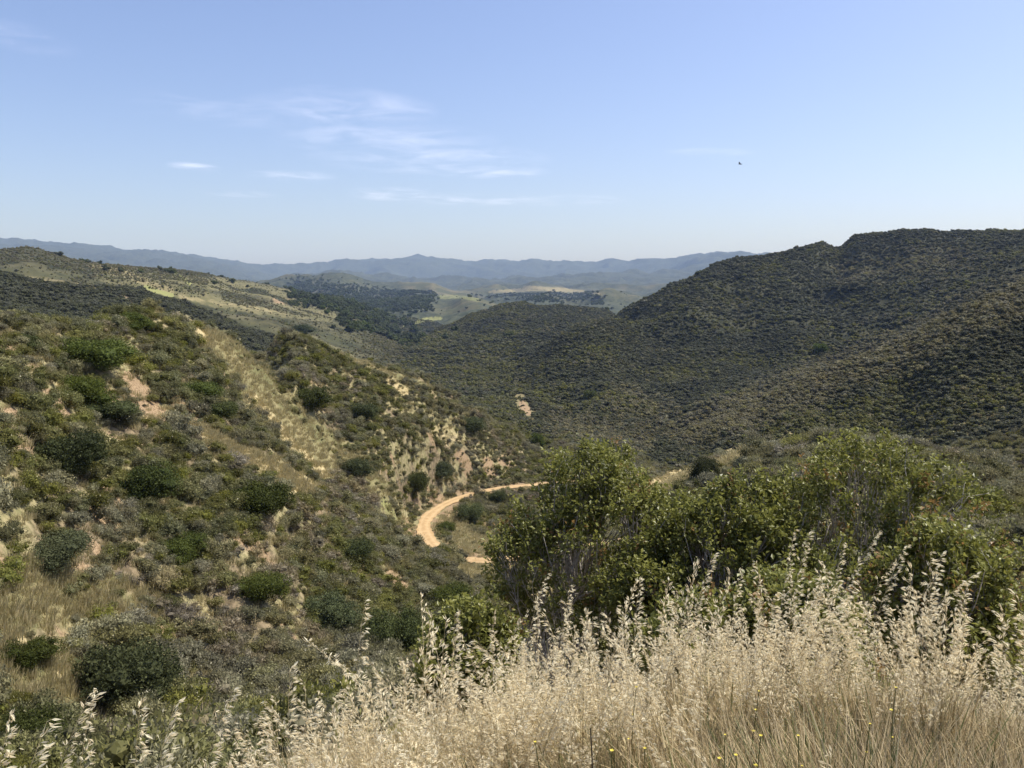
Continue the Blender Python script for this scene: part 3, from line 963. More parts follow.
# ------------------------------------------------------------------ scattered stuff (geometry nodes)
def instancer(name, meshes, rows, label, cat, zs=(.8, 1.15), boost=1.0):
    """rows: x y z size rot; one object whose points carry copies of the given meshes"""
    rows = np.asarray(rows, np.float32)
    g = np.random.default_rng(len(rows))
    pc = bpy.data.collections.new(name + '_kinds')
    for k, me in enumerate(meshes):
        pc.objects.link(bpy.data.objects.new(me.name + '_kind', me))
    me = bpy.data.meshes.new(name)
    me.vertices.add(len(rows)); me.vertices.foreach_set('co', rows[:, :3].ravel())
    sc = np.stack([rows[:, 3], rows[:, 3], rows[:, 3] * g.uniform(zs[0], zs[1], len(rows))], 1) * boost
    ro = np.stack([g.normal(0, .08, len(rows)), g.normal(0, .08, len(rows)), rows[:, 4]], 1)
    if rows.shape[1] > 6: ro[:, 0] = rows[:, 5]; ro[:, 1] = rows[:, 6]
    a = me.attributes.new('sc', 'FLOAT_VECTOR', 'POINT'); a.data.foreach_set('vector', sc.astype(np.float32).ravel())
    a = me.attributes.new('ro', 'FLOAT_VECTOR', 'POINT'); a.data.foreach_set('vector', ro.astype(np.float32).ravel())
    a = me.attributes.new('which', 'INT', 'POINT'); a.data.foreach_set('value', g.integers(0, len(meshes), len(rows)).astype(np.int32))
    o = link(name, me)
    ng = bpy.data.node_groups.new(name, 'GeometryNodeTree')
    ng.interface.new_socket('Geometry', in_out='INPUT', socket_type='NodeSocketGeometry')
    ng.interface.new_socket('Geometry', in_out='OUTPUT', socket_type='NodeSocketGeometry')
    N = ng.nodes
    gi = N.new('NodeGroupInput'); go = N.new('NodeGroupOutput')
    ci = N.new('GeometryNodeCollectionInfo'); ci.inputs['Collection'].default_value = pc
    ci.inputs['Separate Children'].default_value = True; ci.inputs['Reset Children'].default_value = True
    ip = N.new('GeometryNodeInstanceOnPoints'); ip.inputs['Pick Instance'].default_value = True

    def at(nm, ty):
        q = N.new('GeometryNodeInputNamedAttribute'); q.data_type = ty; q.inputs['Name'].default_value = nm
        return q.outputs[0]
    L = ng.links.new
    L(gi.outputs[0], ip.inputs['Points']); L(ci.outputs[0], ip.inputs['Instance'])
    L(at('which', 'INT'), ip.inputs['Instance Index'])
    e2r = N.new('FunctionNodeEulerToRotation'); L(at('ro', 'FLOAT_VECTOR'), e2r.inputs[0])
    L(e2r.outputs[0], ip.inputs['Rotation']); L(at('sc', 'FLOAT_VECTOR'), ip.inputs['Scale'])
    L(ip.outputs[0], go.inputs[0])
    md = o.modifiers.new('scatter', 'NODES'); md.node_group = ng
    tag(o, label, cat, kind='stuff')
    return o


instancer('sagebrush', PROTO['sage'], S['sage'], 'grey-green sagebrush covering the near slopes', 'sagebrush', boost=1.25)
instancer('green_scrub', PROTO['green'], S['green'], 'mid green coastal scrub covering the near slopes', 'scrub', boost=1.25)
instancer('dry_scrub', PROTO['brown'], S['brown'], 'brown dry twiggy scrub dotted over the near slopes', 'dry scrub', boost=1.25)
instancer('pale_scrub', PROTO['yel'], S['yel'], 'pale yellow-green scrub dotted over the near slopes', 'pale scrub', boost=1.2)
instancer('chaparral', PROTO['chap'], np.concatenate(S['chap']), 'dense dark chaparral covering the far hills and right mountain', 'chaparral', (.55, .95), boost=1.2)
instancer('green_chaparral', PROTO['chapg'], np.concatenate(S['chapg']), 'greener chaparral patches on the far hills', 'chaparral', boost=1.2)
instancer('pale_chaparral', PROTO['chapp'], np.concatenate(S['chapp']), 'paler scrub along the crests of the ridges', 'chaparral', boost=1.2)
instancer('oak_woodland', PROTO['oak'], np.concatenate(S['oak']), 'dark oak woods in the far valley', 'woodland')


# short grass on the open parts of the near slopes
def tuft_mesh(name, seed, nb, h, spread, mat, wd=.02, lean=.5):
    g = np.random.default_rng(seed)
    a = g.uniform(0, 6.28, nb); r = spread * np.sqrt(g.random(nb))
    base = np.stack([r * np.cos(a), r * np.sin(a), np.full(nb, -.04)], 1)
    dr = np.stack([np.cos(a), np.sin(a), np.zeros(nb)], 1) * g.uniform(.1, lean, (nb, 1)) + g.normal(0, .12, (nb, 3)) * (1, 1, 0)
    hh = h * g.uniform(.5, 1.15, (nb, 1))
    mid = base + dr * hh * .4 + hh * .55 * np.array([0, 0, 1.])
    tip = base + dr * hh * 1.0 + hh * .95 * np.array([0, 0, 1.])
    sd = unit(np.cross(dr + g.normal(0, .3, (nb, 3)), (0, 0, 1.))) * wd
    V = np.stack([base - sd, base + sd, mid + sd * .8, mid - sd * .8, tip], 1).reshape(-1, 3)
    b = np.arange(nb) * 5
    Fc = np.stack([np.stack([b, b + 1, b + 2], 1), np.stack([b, b + 2, b + 3], 1), np.stack([b + 3, b + 2, b + 4], 1)], 1).reshape(-1, 3)
    return mesh_np(name, V, Fc, [mat], False, {'tint': np.repeat(g.random(nb), 3)})


_t = NT('hill_grass_blade')
_c = _t.mix(_t.attr('tint'), (.28, .25, .11), (.56, .47, .27))
M['hgrass'] = _t.leafy(_c, .42, .6, .2)
TUFT = [tuft_mesh('grass_tuft', 600 + i, 46, .5, .38, M['hgrass'], .022) for i in range(4)]
x, y, d, r, g = scatter(110000, 20, 270, 9)
k = (r < (np.maximum(sample(MASK['grass'], x, y), .25 * sample(MASK['dry'], x, y)) * .9 + .2)) & (sample(RD, x, y) > HW + .5) & (r < .2 + .8 * (sample(MASK['bare'], x, y) < .5))
x2, y2, d2_, r2_, g2 = scatter(60000, 24, 95, 19)
k2 = (r2_ < (np.maximum(sample(MASK['grass'], x2, y2), sample(MASK['dry'], x2, y2)) * .9 + .12)) & (sample(MASK['bare'], x2, y2) < .6)
S['tuft2'] = np.stack([x2[k2], y2[k2], height(x2[k2], y2[k2]), g2.uniform(.45, 1.1, k2.sum()), g2.uniform(0, 6.28, k2.sum())], 1)
S['tuft'] = np.stack([x[k], y[k], height(x[k], y[k]), g.uniform(.7, 1.5, k.sum()), g.uniform(0, 6.28, k.sum())], 1)
S['tuft'] = np.concatenate([S['tuft'], S['tuft2']])
instancer('hillside_grass', TUFT, S['tuft'], 'short yellow-green grass on the open parts of the slopes', 'grass')


# ------------------------------------------------------------------ near bushes (laurel sumac)
def tube_rings(paths, sides=5):
    """paths: list of (points Nx3, radii N) -> verts, quads"""
    vs, fs = [], []; nv = 0
    for pts, rad in paths:
        pts = np.asarray(pts); m = len(pts)
        T = unit(np.gradient(pts, axis=0))
        ref = np.array([.3, .9, .2]); a = unit(np.cross(T, ref)); b = np.cross(T, a)
        ang = np.arange(sides) * 2 * math.pi / sides
        ring = pts[:, None] + (a[:, None] * np.cos(ang)[None, :, None] + b[:, None] * np.sin(ang)[None, :, None]) * np.asarray(rad)[:, None, None]
        vs.append(ring.reshape(-1, 3))
        i = np.arange(m - 1)[:, None] * sides; k = np.arange(sides)[None]; k2 = (k + 1) % sides
        fs.append(np.stack([nv + i + k, nv + i + k2, nv + i + sides + k2, nv + i + sides + k], -1).reshape(-1, 4))
        nv += m * sides
    return np.concatenate(vs), np.concatenate(fs)


def bend(a, b, g, amt, n_=7, sag=0):
    t = np.linspace(0, 1, n_)[:, None]
    L = np.linalg.norm(b - a)
    off = g.normal(0, amt * L, 3)
    p = a * (1 - t) + b * t + np.sin(t * math.pi) * off + np.sin(t * math.pi * 2) * g.normal(0, amt * .35 * L, 3)
    p[:, 2] += sag * L * (np.sin(t[:, 0] * math.pi))
    return p


def sumac(label, x, y, zt, width, seed, ntips=330, per=56, leaf=.072, red=.12, open_=.0, nlimb=9):
    g = np.random.default_rng(seed)
    z0 = float(height(x, y)) - .1
    H = zt - z0
    root = bpy.data.objects.new('laurel_sumac', None); COL.objects.link(root)
    root.location = (x, y, z0)
    tag(root, label, 'bush', 'leafy green bushes behind the grass')
    rx = width / 2 * 1.3; rz = min(H * .5, width * .62)
    cz = H - rz
    # lobes make the outline uneven
    lobes = [(0, 0, cz, rx * .72, rz * .92)]
    for k in range(9):
        a = k / 9 * 6.28 + g.uniform(-.3, .3); rr = rx * g.uniform(.42, .62)
        lobes.append((rr * math.cos(a), rr * math.sin(a), cz + rz * g.uniform(-.55, .42), rx * g.uniform(.30, .46), rz * g.uniform(.36, .55)))
    lobes.append((g.uniform(-.2, .2) * rx, 0, H - rz * .28, rx * .4, rz * .3))
    lobes = np.array(lobes)
    wts = lobes[:, 3] ** 2; wts[0] *= 1.2; wts /= wts.sum()
    tips = []
    while len(tips) < ntips:
        k = g.choice(len(lobes), p=wts)
        d = unit(g.normal(size=3) + (0, 0, .35))
        l = lobes[k]
        p = np.array([l[0], l[1], l[2]]) + d * np.array([l[3], l[3], l[4]]) * g.uniform(.72, 1.03)
        inside = (((p[0] - lobes[:, 0]) / lobes[:, 3]) ** 2 + ((p[1] - lobes[:, 1]) / lobes[:, 3]) ** 2 + ((p[2] - lobes[:, 2]) / lobes[:, 4]) ** 2)
        if inside.min() < .42: continue
        if p[2] < H * .18: continue
        if open_ and p[2] < H * .55 and p[1] < 0 and g.random() < open_: continue       # leggy, bare lower front
        tips.append(p)
    tips = np.array(tips)
    # limbs: cluster the tips twice
    def kmeans(pts, k):
        c = pts[g.choice(len(pts), k, replace=False)]
        for _ in range(6):
            lab = np.argmin(((pts[:, None] - c) ** 2).sum(-1), 1)
            c = np.array([pts[lab == i].mean(0) if (lab == i).any() else c[i] for i in range(k)])
        return c, lab
    cen, lab1 = kmeans(tips, nlimb)
    paths = []
    for i in range(nlimb):
        a = g.uniform(0, 6.28); b0 = np.array([.16 * math.cos(a), .16 * math.sin(a), 0.])
        mine = tips[lab1 == i]
        if len(mine) < 3: continue
        node = b0 * .2 + cen[i] * .8; node[2] = cen[i][2] * g.uniform(.5, .72)
        p = bend(b0, node, g, .13, 9, .02); r0 = .036 * g.uniform(.7, 1.3)
        paths.append((p, np.linspace(r0, r0 * .6, 9)))
        k2 = max(2, len(mine) // 7)
        c2, l2 = kmeans(mine, min(k2, len(mine)))
        for j in range(len(c2)):
            sub = mine[l2 == j]
            if not len(sub): continue
            st = p[g.integers(4, 9)]
            nd = st * .3 + c2[j] * .7; nd[2] -= .05
            q = bend(st, nd, g, .09, 7, .04); paths.append((q, np.linspace(r0 * .5, r0 * .26, 7)))
            for tp in sub:
                paths.append((bend(q[g.integers(4, 7)], tp, g, .08, 5, .03), np.linspace(r0 * .24, .004, 5)))
        # a few bare dead twigs in the interior
        for _ in range(14):
            st = p[g.integers(2, 8)]; e = st + unit(g.normal(size=3) + (0, -.3, 1.)) * g.uniform(.3, .9)
            paths.append((bend(st, e, g, .1, 5), np.linspace(.009, .003, 5)))
    v, f = tube_rings(paths)
    link('branches', mesh_np('branches', v, f, [M['bark']], True), root)
    # leaves: folded blades around each tip, hanging from the last 35 cm of the twig
    nL = per * len(tips)
    ti = np.repeat(np.arange(len(tips)), per)
    cdir = unit(tips - np.array([0, 0, cz * .6]))
    along = g.uniform(-.24, .06, nL)[:, None]
    c = tips[ti] + cdir[ti] * along + g.normal(0, .058, (nL, 3))
    ax = unit(cdir[ti] * .55 + g.normal(0, .6, (nL, 3)) + (0, 0, .05) - np.array([0, 0, .55]) * g.random((nL, 1)))
    nrm = unit(np.array([0, 0, 1.]) + g.normal(0, .5, (nL, 3)))
    side = unit(np.cross(ax, nrm)); upv = np.cross(side, ax)
    ln = leaf * g.uniform(.65, 1.25, (nL, 1)); wd = ln * g.uniform(.24, .36, (nL, 1)); fold = wd * g.uniform(.15, .5, (nL, 1))
    p0 = c; pm = c + ax * ln * .5 - upv * fold * .3; pt = c + ax * ln - upv * ln * .12
    pl = c + ax * ln * .45 - side * wd + upv * fold; pr = c + ax * ln * .45 + side * wd + upv * fold
    V = np.stack([p0, pr, pt, pl, pm], 1).reshape(-1, 3)
    b = np.arange(nL) * 5
    Fc = np.stack([np.stack([b, b + 1, b + 4], 1), np.stack([b + 4, b + 1, b + 2], 1), np.stack([b, b + 4, b + 3], 1), np.stack([b + 4, b + 2, b + 3], 1)], 1).reshape(-1, 3)
    tip_t = g.normal(0, .17, len(tips))[ti]
    tint = np.clip(g.normal(.45, .2, nL) + tip_t + .25 * (along[:, 0] > -.06), 0, 1)
    is_red = (g.random(len(tips)) < red)[ti] & (along[:, 0] > -.1) & (tips[ti, 2] > H * .5)
    flw = (is_red & (g.random(nL) < .6)).astype(float)
    link('crown', mesh_np('crown', V, Fc, [M['sumac']], False, {'tint': np.repeat(tint, 4), 'flower': np.repeat(flw, 4)}), root)
    return root


def bush(px, toprow, D, wpx, label, seed, **kw):
    a, t = ray(px, toprow)
    return sumac(label, D * math.sin(a), D * math.cos(a), t * D, wpx / F * D, seed, **kw)


bush(594, 446, 13.0, 192, 'tallest open leafy green bush with bare pale stems, leftmost big one behind the grass', 21, ntips=640, open_=.68, red=.07, nlimb=13)
bush(722, 480, 12.0, 185, 'rounded leafy green bush between the tall open bush and the broad right one', 22, ntips=720, open_=.15, red=.05, nlimb=11)
bush(856, 438, 12.6, 255, 'broad leafy green bush with rusty tips, right of the middle bush', 23, ntips=720, open_=.15, red=.12, nlimb=14)
bush(955, 522, 10.5, 120, 'low leafy bush with orange new growth at the right end of the row', 24, ntips=260, red=.16)
bush(468, 600, 10.0, 100, 'small bright green bush at the left foot of the tall open bush', 25, ntips=220, nlimb=7, red=.03)
bush(800, 578, 8.6, 190, 'low green bush standing among the tall oats in front of the broad one', 26, ntips=400, nlimb=9, red=.04)
bush(690, 598, 8.4, 110, 'small low green bush poking out of the oats below the middle bush', 27, ntips=170, nlimb=7, red=.04)


# ------------------------------------------------------------------ wild oats
def oat_stalk(g, h, lean, nsp, sl=.0235):
    """stem path, list of spikelet faces: returns (stem verts, quads), (spikelet verts, tris, tint)"""
    az = lean[0]; le = lean[1]
    dirx = np.array([math.cos(az), math.sin(az), 0])
    t = np.linspace(0, 1, 9)[:, None]
    p = dirx * (le * h * t ** 2.2) + np.array([0, 0, 1.]) * h * (t - .10 * le * t ** 3) + g.normal(0, .006 * h, 3) * np.sin(t * 5)
    rad = np.linspace(.0018, .0007, 9)
    sv, sf = tube_rings([(p, rad)], 3)
    # spikelets on the top 38 per cent, each on a hair-thin pedicel, whorled and swept to one side
    paths, vs, fs, tt = [], [], [], []
    nv = 0
    wind = unit(np.array([.9 + g.normal(0, .3), g.normal(0, .35), -.1 + g.normal(0, .25)]))
    for k in range(nsp):
        u = .60 + .40 * (k + g.random()) / nsp
        f = u * 8; i = min(int(f), 7); b = p[i] * (1 - f + i) + p[i + 1] * (f - i)
        tdir = unit(p[i + 1] - p[i])
        a = az + g.normal(0, 1.3)
        out = np.array([math.cos(a), math.sin(a), 0])
        ext = g.uniform(.012, .042) * (1.9 - 1.35 * (u - .6) / .4) * .8
        q = b + unit(out * .7 + tdir * .8 + wind * .35) * ext
        ax = unit(tdir * .55 + wind * .65 + out * .3 + g.normal(0, .33, 3) - np.array([0, 0, .5]) * (g.random() < .35))
        L = sl * g.uniform(.75, 1.3)
        sd = unit(np.cross(ax, g.normal(size=3))); up = np.cross(sd, ax)
        ws = L * .125
        # two glumes opening in a narrow V
        for s in (-1, 1):
            e = unit(ax + up * s * .15)
            v = np.array([q, q + e * L * .4 + sd * ws + up * s * ws * .8, q + e * L, q + e * L * .4 - sd * ws + up * s * ws * .8])
            vs.append(v); fs += [(nv, nv + 1, nv + 2), (nv, nv + 2, nv + 3)]; nv += 4
            c = g.random(); tt += [c, c]
        # pedicel
        pd = np.array([b, b + sd * .0009, q + sd * .0009, q])
        vs.append(pd); fs += [(nv, nv + 1, nv + 2), (nv, nv + 2, nv + 3)]; nv += 4; tt += [.3, .3]
    return (sv, sf, p), (np.concatenate(vs), np.array(fs), np.array(tt))


def quads_to_tris(f):
    return np.concatenate([f[:, [0, 1, 2]], f[:, [0, 2, 3]]])


def oat_clump(name, seed, ns, h, spread, blades):
    g = np.random.default_rng(seed)
    vs, fs, tt, mm = [], [], [], []; nv = 0

    def add(v, f, t, m):
        nonlocal nv
        vs.append(v); fs.append(f + nv); nv += len(v); tt.append(t); mm.append(np.full(len(f), m))
    for k in range(ns):
        a = g.uniform(0, 6.28); r = spread * math.sqrt(g.random())
        off = np.array([r * math.cos(a), r * math.sin(a), 0])
        hh = h * g.uniform(.62, 1.08)
        (sv, sf, p), (pv, pf, pt) = oat_stalk(g, hh, (g.normal(.5, 1.3), abs(g.normal(.16, .12))), int(g.integers(26, 46)))
        st = quads_to_tris(sf); add(sv + off, st, np.full(len(st), g.uniform(.2, .9)), 1)
        add(pv + off, pf, pt, 0)
    nb = blades
    a = g.uniform(0, 6.28, nb); r = spread * 1.1 * np.sqrt(g.random(nb))
    base = np.stack([r * np.cos(a), r * np.sin(a), np.full(nb, -.03)], 1)
    dr = np.stack([np.cos(a * 3), np.sin(a * 3), np.zeros(nb)], 1) * g.uniform(.1, .7, (nb, 1))
    hh = h * g.uniform(.3, .75, (nb, 1)); up = np.array([0, 0, 1.])
    mid = base + dr * hh * .3 + hh * .6 * up; tip = base + dr * hh * .95 + hh * .8 * up
    sd = unit(np.cross(dr + .01, up)) * .0032
    V = np.stack([base - sd, base + sd, mid + sd, mid - sd, tip], 1).reshape(-1, 3); b = np.arange(nb) * 5
    add(V, np.stack([np.stack([b, b + 1, b + 2], 1), np.stack([b, b + 2, b + 3], 1), np.stack([b + 3, b + 2, b + 4], 1)], 1).reshape(-1, 3), np.repeat(g.uniform(0, .8, nb), 3), 1)
    return mesh_np(name, np.concatenate(vs), np.concatenate(fs), [M['oat'], M['stem']], False, {'tint': np.concatenate(tt)}, np.concatenate(mm))


CL = [oat_clump('oat_clump', 700 + i, 8, 1.0, .13, 16) for i in range(9)]
# where the oats grow: a band on the near slope, its far edge and height varying across the view
rows = []
g = np.random.default_rng(55)
for _ in range(9000):
    a = g.uniform(R(-37), R(37)); d = math.sqrt(g.uniform(1.25 ** 2, 6.2 ** 2))
    px = 512 + F * math.tan(a)
    # far edge and density along the picture: sparse at the left, thick from the middle to the right
    edge = np.interp(px, [-100, 0, 120, 230, 330, 450, 600, 800, 900, 1000, 1100], [2.4, 2.6, 3.0, 3.6, 4.1, 4.8, 5.4, 5.6, 5.6, 5.4, 5.4])
    den = np.interp(px, [-100, 0, 120, 210, 290, 420, 600, 800, 1100], [.13, .17, .36, .80, 1.0, 1.0, .86, .28, .30])
    if d > edge * g.uniform(.85, 1.0): continue
    if g.random() > den * .155 * (.35 + .65 * float(sstep(1.5, 2.6, np.array(d)))) * (1 - (1 - np.interp(px, [250, 420, 600, 700, 1024], [.8, 1.2, 1.1, .40, .22])) * (1 - float(sstep(2.3, 3.6, np.array(d))))): continue
    x, y = d * math.sin(a), d * math.cos(a)
    cl = float(vnoise(np.array(x * 1.1), np.array(y * 1.1), 66))
    if g.random() < .36 - 1.3 * cl - .25 * (d < 2): continue
    hgt = np.interp(px, [0, 230, 300, 450, 600, 700, 800, 900, 1000, 1100], [.64, .66, .70, .77, .86, .84, .84, .84, .80, .78]) * g.uniform(.74, 1.08) * (1 + .28 * float(vnoise(np.array(x * .8 + 9), np.array(y * .8), 68))) * (1.3 if g.random() < .06 else 1)
    hgt *= float(sstep(1.0, 2.6, np.array(d))) * .45 + .55
    rows.append((x, y, float(height(np.array(x), np.array(y))), hgt, g.uniform(0, 6.28), g.normal(0, .06), g.normal(.05, .07)))
# taller plumes standing up on the right, in front of the bushes
for _ in range(260):
    px = g.uniform(660, 1010); d = g.uniform(3.6, 5.4)
    if g.random() > np.interp(px, [660, 740, 800, 900, 960, 1010], [.12, .22, .7, .6, .45, .15]) * .15: continue
    a = ray(px, 400)[0]; x, y = d * math.sin(a), d * math.cos(a)
    rows.append((x, y, float(height(np.array(x), np.array(y))), g.uniform(.98, 1.22), g.uniform(0, 6.28), g.normal(0, .05), g.normal(.05, .06)))
rows = np.array(rows)
print('oat clumps', len(rows), 'scatter', {k: len(v) for k, v in S.items()})
instancer('wild_oats', CL, rows, 'dense pale straw coloured wild oats filling the foreground', 'dry grass', (.92, 1.06))

# low dry stems and green weeds underneath
LOW = [tuft_mesh('dry_stem_tuft', 800 + i, 110, .30, .2, M['straw'], .0018, .8) for i in range(4)]
WEED = [tuft_mesh('weed_tuft', 820 + i, 60, .26, .2, M['weed'], .0030, .9) for i in range(3)]
rl, rw = [], []
for _ in range(8000):
    a = g.uniform(R(-38), R(38)); d = math.sqrt(g.uniform(1.0, 6.5 ** 2)); x, y = d * math.sin(a), d * math.cos(a)
    z = float(height(np.array(x), np.array(y)))
    if g.random() < .62: rl.append((x, y, z, g.uniform(.7, 1.4), g.uniform(0, 6.28)))
    else: rw.append((x, y, z, g.uniform(.7, 1.5), g.uniform(0, 6.28)))
instancer('dry_stems', LOW, rl, 'tan dry grass stems beneath the wild oats', 'dry grass')
instancer('green_weeds', WEED, rw, 'thin green weeds growing between the dry stems', 'weeds')

# tall oat stalks that stand clear of the rest
TALL = [  # px, row of the tip, distance, label
    (365, 600, 3.6, 'tall straight oat stalk standing clear above the ravine, left of the near bush'),
    (308, 640, 3.2, 'arching oat stalk with a drooping head left of the tall straight stalk'),
    (330, 655, 3.3, 'oat stalk between the arching stalk and the tall straight one'),
    (88, 700, 2.5, 'pale oat stalk in the sparse lower left corner'),
    (95, 690, 2.6, 'second pale oat stalk close beside the lower left one'),
    (10, 715, 2.4, 'oat stalk at the left edge of the picture'),
    (47, 722, 2.4, 'thin oat stalk between the left edge and the pale pair'),
    (140, 700, 2.6, 'upright oat stalk in front of the broad dark shrub'),
    (175, 705, 2.7, 'oat stalk just right of the broad dark shrub'),
    (232, 690, 2.9, 'oat stalk where the sparse grass begins to thicken'),
    (290, 668, 3.1, 'oat stalk at the left rim of the thick oats'),
    (455, 612, 4.2, 'oat stalk against the small bright green bush'),
    (546, 575, 4.5, 'tall oat stalk against the dark base of the open bush'),
    (570, 585, 4.5, 'leaning oat stalk right of the tall one at the open bush'),
    (640, 580, 4.6, 'oat stalk below the pale bare stems of the open bush'),
    (713, 552, 4.7, 'tall single oat stalk before the middle bush'),
    (740, 572, 4.7, 'oat stalk right of the tall single one before the middle bush'),
    (795, 528, 4.8, 'tallest oat plume, standing over the low green bush'),
    (808, 535, 4.7, 'oat plume close right of the tallest one'),
    (843, 540, 4.8, 'oat plume left of centre before the broad right bush'),
    (878, 532, 4.8, 'slender oat plume in the middle of the broad right bush'),
    (905, 545, 4.7, 'bushy oat plume at the right part of the broad bush'),
    (942, 552, 4.6, 'oat plume before the low orange-tipped bush'),
    (975, 574, 4.4, 'bent oat plume with its tip hanging right, near the right edge'),
]
for i, (px, row, D, lab) in enumerate(TALL):
    a, t = ray(px, row)
    x, y = D * math.sin(a), D * math.cos(a); z0 = float(height(np.array(x), np.array(y)))
    gg = np.random.default_rng(900 + i)
    lean = (gg.normal(0.2, .6), abs(gg.normal(.16, .08)))
    if 'arching' in lab: lean = (math.pi, .5)
    if 'bent' in lab: lean = (0, .5)
    h = t * D - z0
    (sv, sf, p), (pv, pf, pt) = oat_stalk(gg, h / (1 - .1 * lean[1]), lean, 52, .025)
    root = bpy.data.objects.new('oat_stalk', None); COL.objects.link(root); root.location = (x - p[-1][0], y - p[-1][1], z0)
    tag(root, lab, 'oat stalk', 'tall oat stalks above the grass')
    st = quads_to_tris(sf)
    link('stem', mesh_np('stem', sv, st, [M['stem']], True, {'tint': np.full(len(st), .8)}), root)
    link('seed_head', mesh_np('seed_head', pv, pf, [M['oat']], False, {'tint': np.clip(pt + .15, 0, 1)}), root)

# yellow wildflowers low in the grass
FLOW = [(532, 740, 2.2, 'yellow wildflower low in the pale oats left of the dark twig'), (642, 745, 2.2, 'yellow wildflower right of the dark twig'), (612, 750, 2.1, 'small yellow wildflower between the twig and the next bloom'),
        (771, 735, 2.3, 'yellow wildflower among tan stems right of the middle'), (800, 741, 2.3, 'yellow wildflower a little right of its twin among tan stems'), (755, 688, 2.9, 'pale yellow wildflower higher up in the oats'),
        (722, 724, 2.3, 'yellow wildflower left of the pair among tan stems'), (904, 686, 2.8, 'yellow wildflower among green weeds before the low right bush'), (740, 757, 2.0, 'yellow wildflower at the bottom edge right of the middle'), (858, 718, 2.3, 'yellow wildflower at the bottom right among weeds'),
        (630, 690, 2.8, 'yellow wildflower half hidden in the thick middle oats')]
g = np.random.default_rng(77)
for px, row, D, lab in FLOW:
    a, t = ray(px, row); x, y = D * math.sin(a), D * math.cos(a); z0 = float(height(np.array(x), np.array(y))); h = t * D - z0
    root = bpy.data.objects.new('yellow_wildflower', None); COL.objects.link(root); root.location = (x, y, z0)
    tag(root, lab, 'wildflower', 'yellow wildflowers in the grass')
    pth = bend(np.zeros(3), np.array([g.normal(0, .02), g.normal(0, .02), h]), g, .02, 8)
    sv, sf = tube_rings([(pth, np.linspace(.002, .0012, 8))], 4); link('stem', mesh_np('stem', sv, quads_to_tris(sf), [M['weed']], True, {'tint': np.full(len(sf) * 2, .5)}), root)
    V, Fc = [], []
    for hd in range(3):
        fs_ = g.uniform(.4, .85)
        c = pth[-1 - hd] + g.normal(0, .006, 3) * (hd > 0)
        for k in range(5):
            an = k * 1.257 + g.random() * .3; o_ = np.array([math.cos(an), math.sin(an), .55]); s_ = np.array([-math.sin(an), math.cos(an), 0]) * .0036
            b = len(V); V += [c, c + (o_ * .0048 + s_) * fs_, c + o_ * .0085 * fs_, c + (o_ * .0048 - s_) * fs_]; Fc += [(b, b + 1, b + 2), (b, b + 2, b + 3)]
    link('petals', mesh_np('petals', V, Fc, [M['petal']]), root)

# dark dead twig in front
a, t = ray(586, 728); D = 2.15; x, y = D * math.sin(a), D * math.cos(a); z0 = float(height(np.array(x), np.array(y))); h = t * D - z0
pth = bend(np.array([-.01, 0, 0]), np.array([.012, 0, h]), g, .015, 9)
v, f = tube_rings([(pth, np.linspace(.0035, .0018, 9)), (bend(pth[5], pth[5] + np.array([.03, .01, .08]), g, .05, 5), np.linspace(.0018, .0008, 5))], 5)
o = link('dead_twig', mesh_np('dead_twig', v + (x, y, z0), f, [M['twig']], True)); tag(o, 'thin dark upright twig in the pale oats at the bottom middle', 'twig')

# a bird far off in the sky
a, t = ray(740, 164); D = 120
bx, by, bz = D * math.sin(a), D * math.cos(a), t * D
sec = [(-.22, .012), (-.15, .05), (-.02, .075), (.1, .06), (.17, .035), (.2, .04), (.24, .03), (.3, .006)]
V = []; Fc = []
for i, (yy, r) in enumerate(sec):
    for k in range(8):
        V.append((yy, r * math.cos(k * math.pi / 4), r * .85 * math.sin(k * math.pi / 4)))
for i in range(len(sec) - 1):
    for k in range(8): Fc.append((i * 8 + k, i * 8 + (k + 1) % 8, i * 8 + 8 + (k + 1) % 8, i * 8 + 8 + k))
for s in (-1, 1):
    for (t0, t1) in (((.12, .05, .03, -.08), (.10, .32, .12, -.05)), ((.10, .32, .12, -.05), (.0, .62, .08, -.06))):
        for dz in (.012,):
            b = len(V)
            for (xx, ww, zz, x2) in (t0, t1):
                V += [(xx, s * ww, zz), (x2, s * ww, zz), (xx, s * ww, zz + dz), (x2, s * ww, zz + dz)]
            Fc += [(b, b + 1, b + 5, b + 4), (b + 2, b + 6, b + 7, b + 3), (b, b + 4, b + 6, b + 2), (b + 1, b + 3, b + 7, b + 5)]
b = len(V); V += [(-.2, .02, 0), (-.2, -.02, 0), (-.36, -.07, .005), (-.36, .07, .005)]; Fc.append((b, b + 1, b + 2, b + 3))
o = link('bird', mesh_np('bird', V, Fc, [M['feather']], False)); o.location = (bx, by, bz); o.rotation_euler = (.2, 0, 2.6)
tag(o, 'tiny dark bird flying in the clear sky above the right mountain', 'bird')

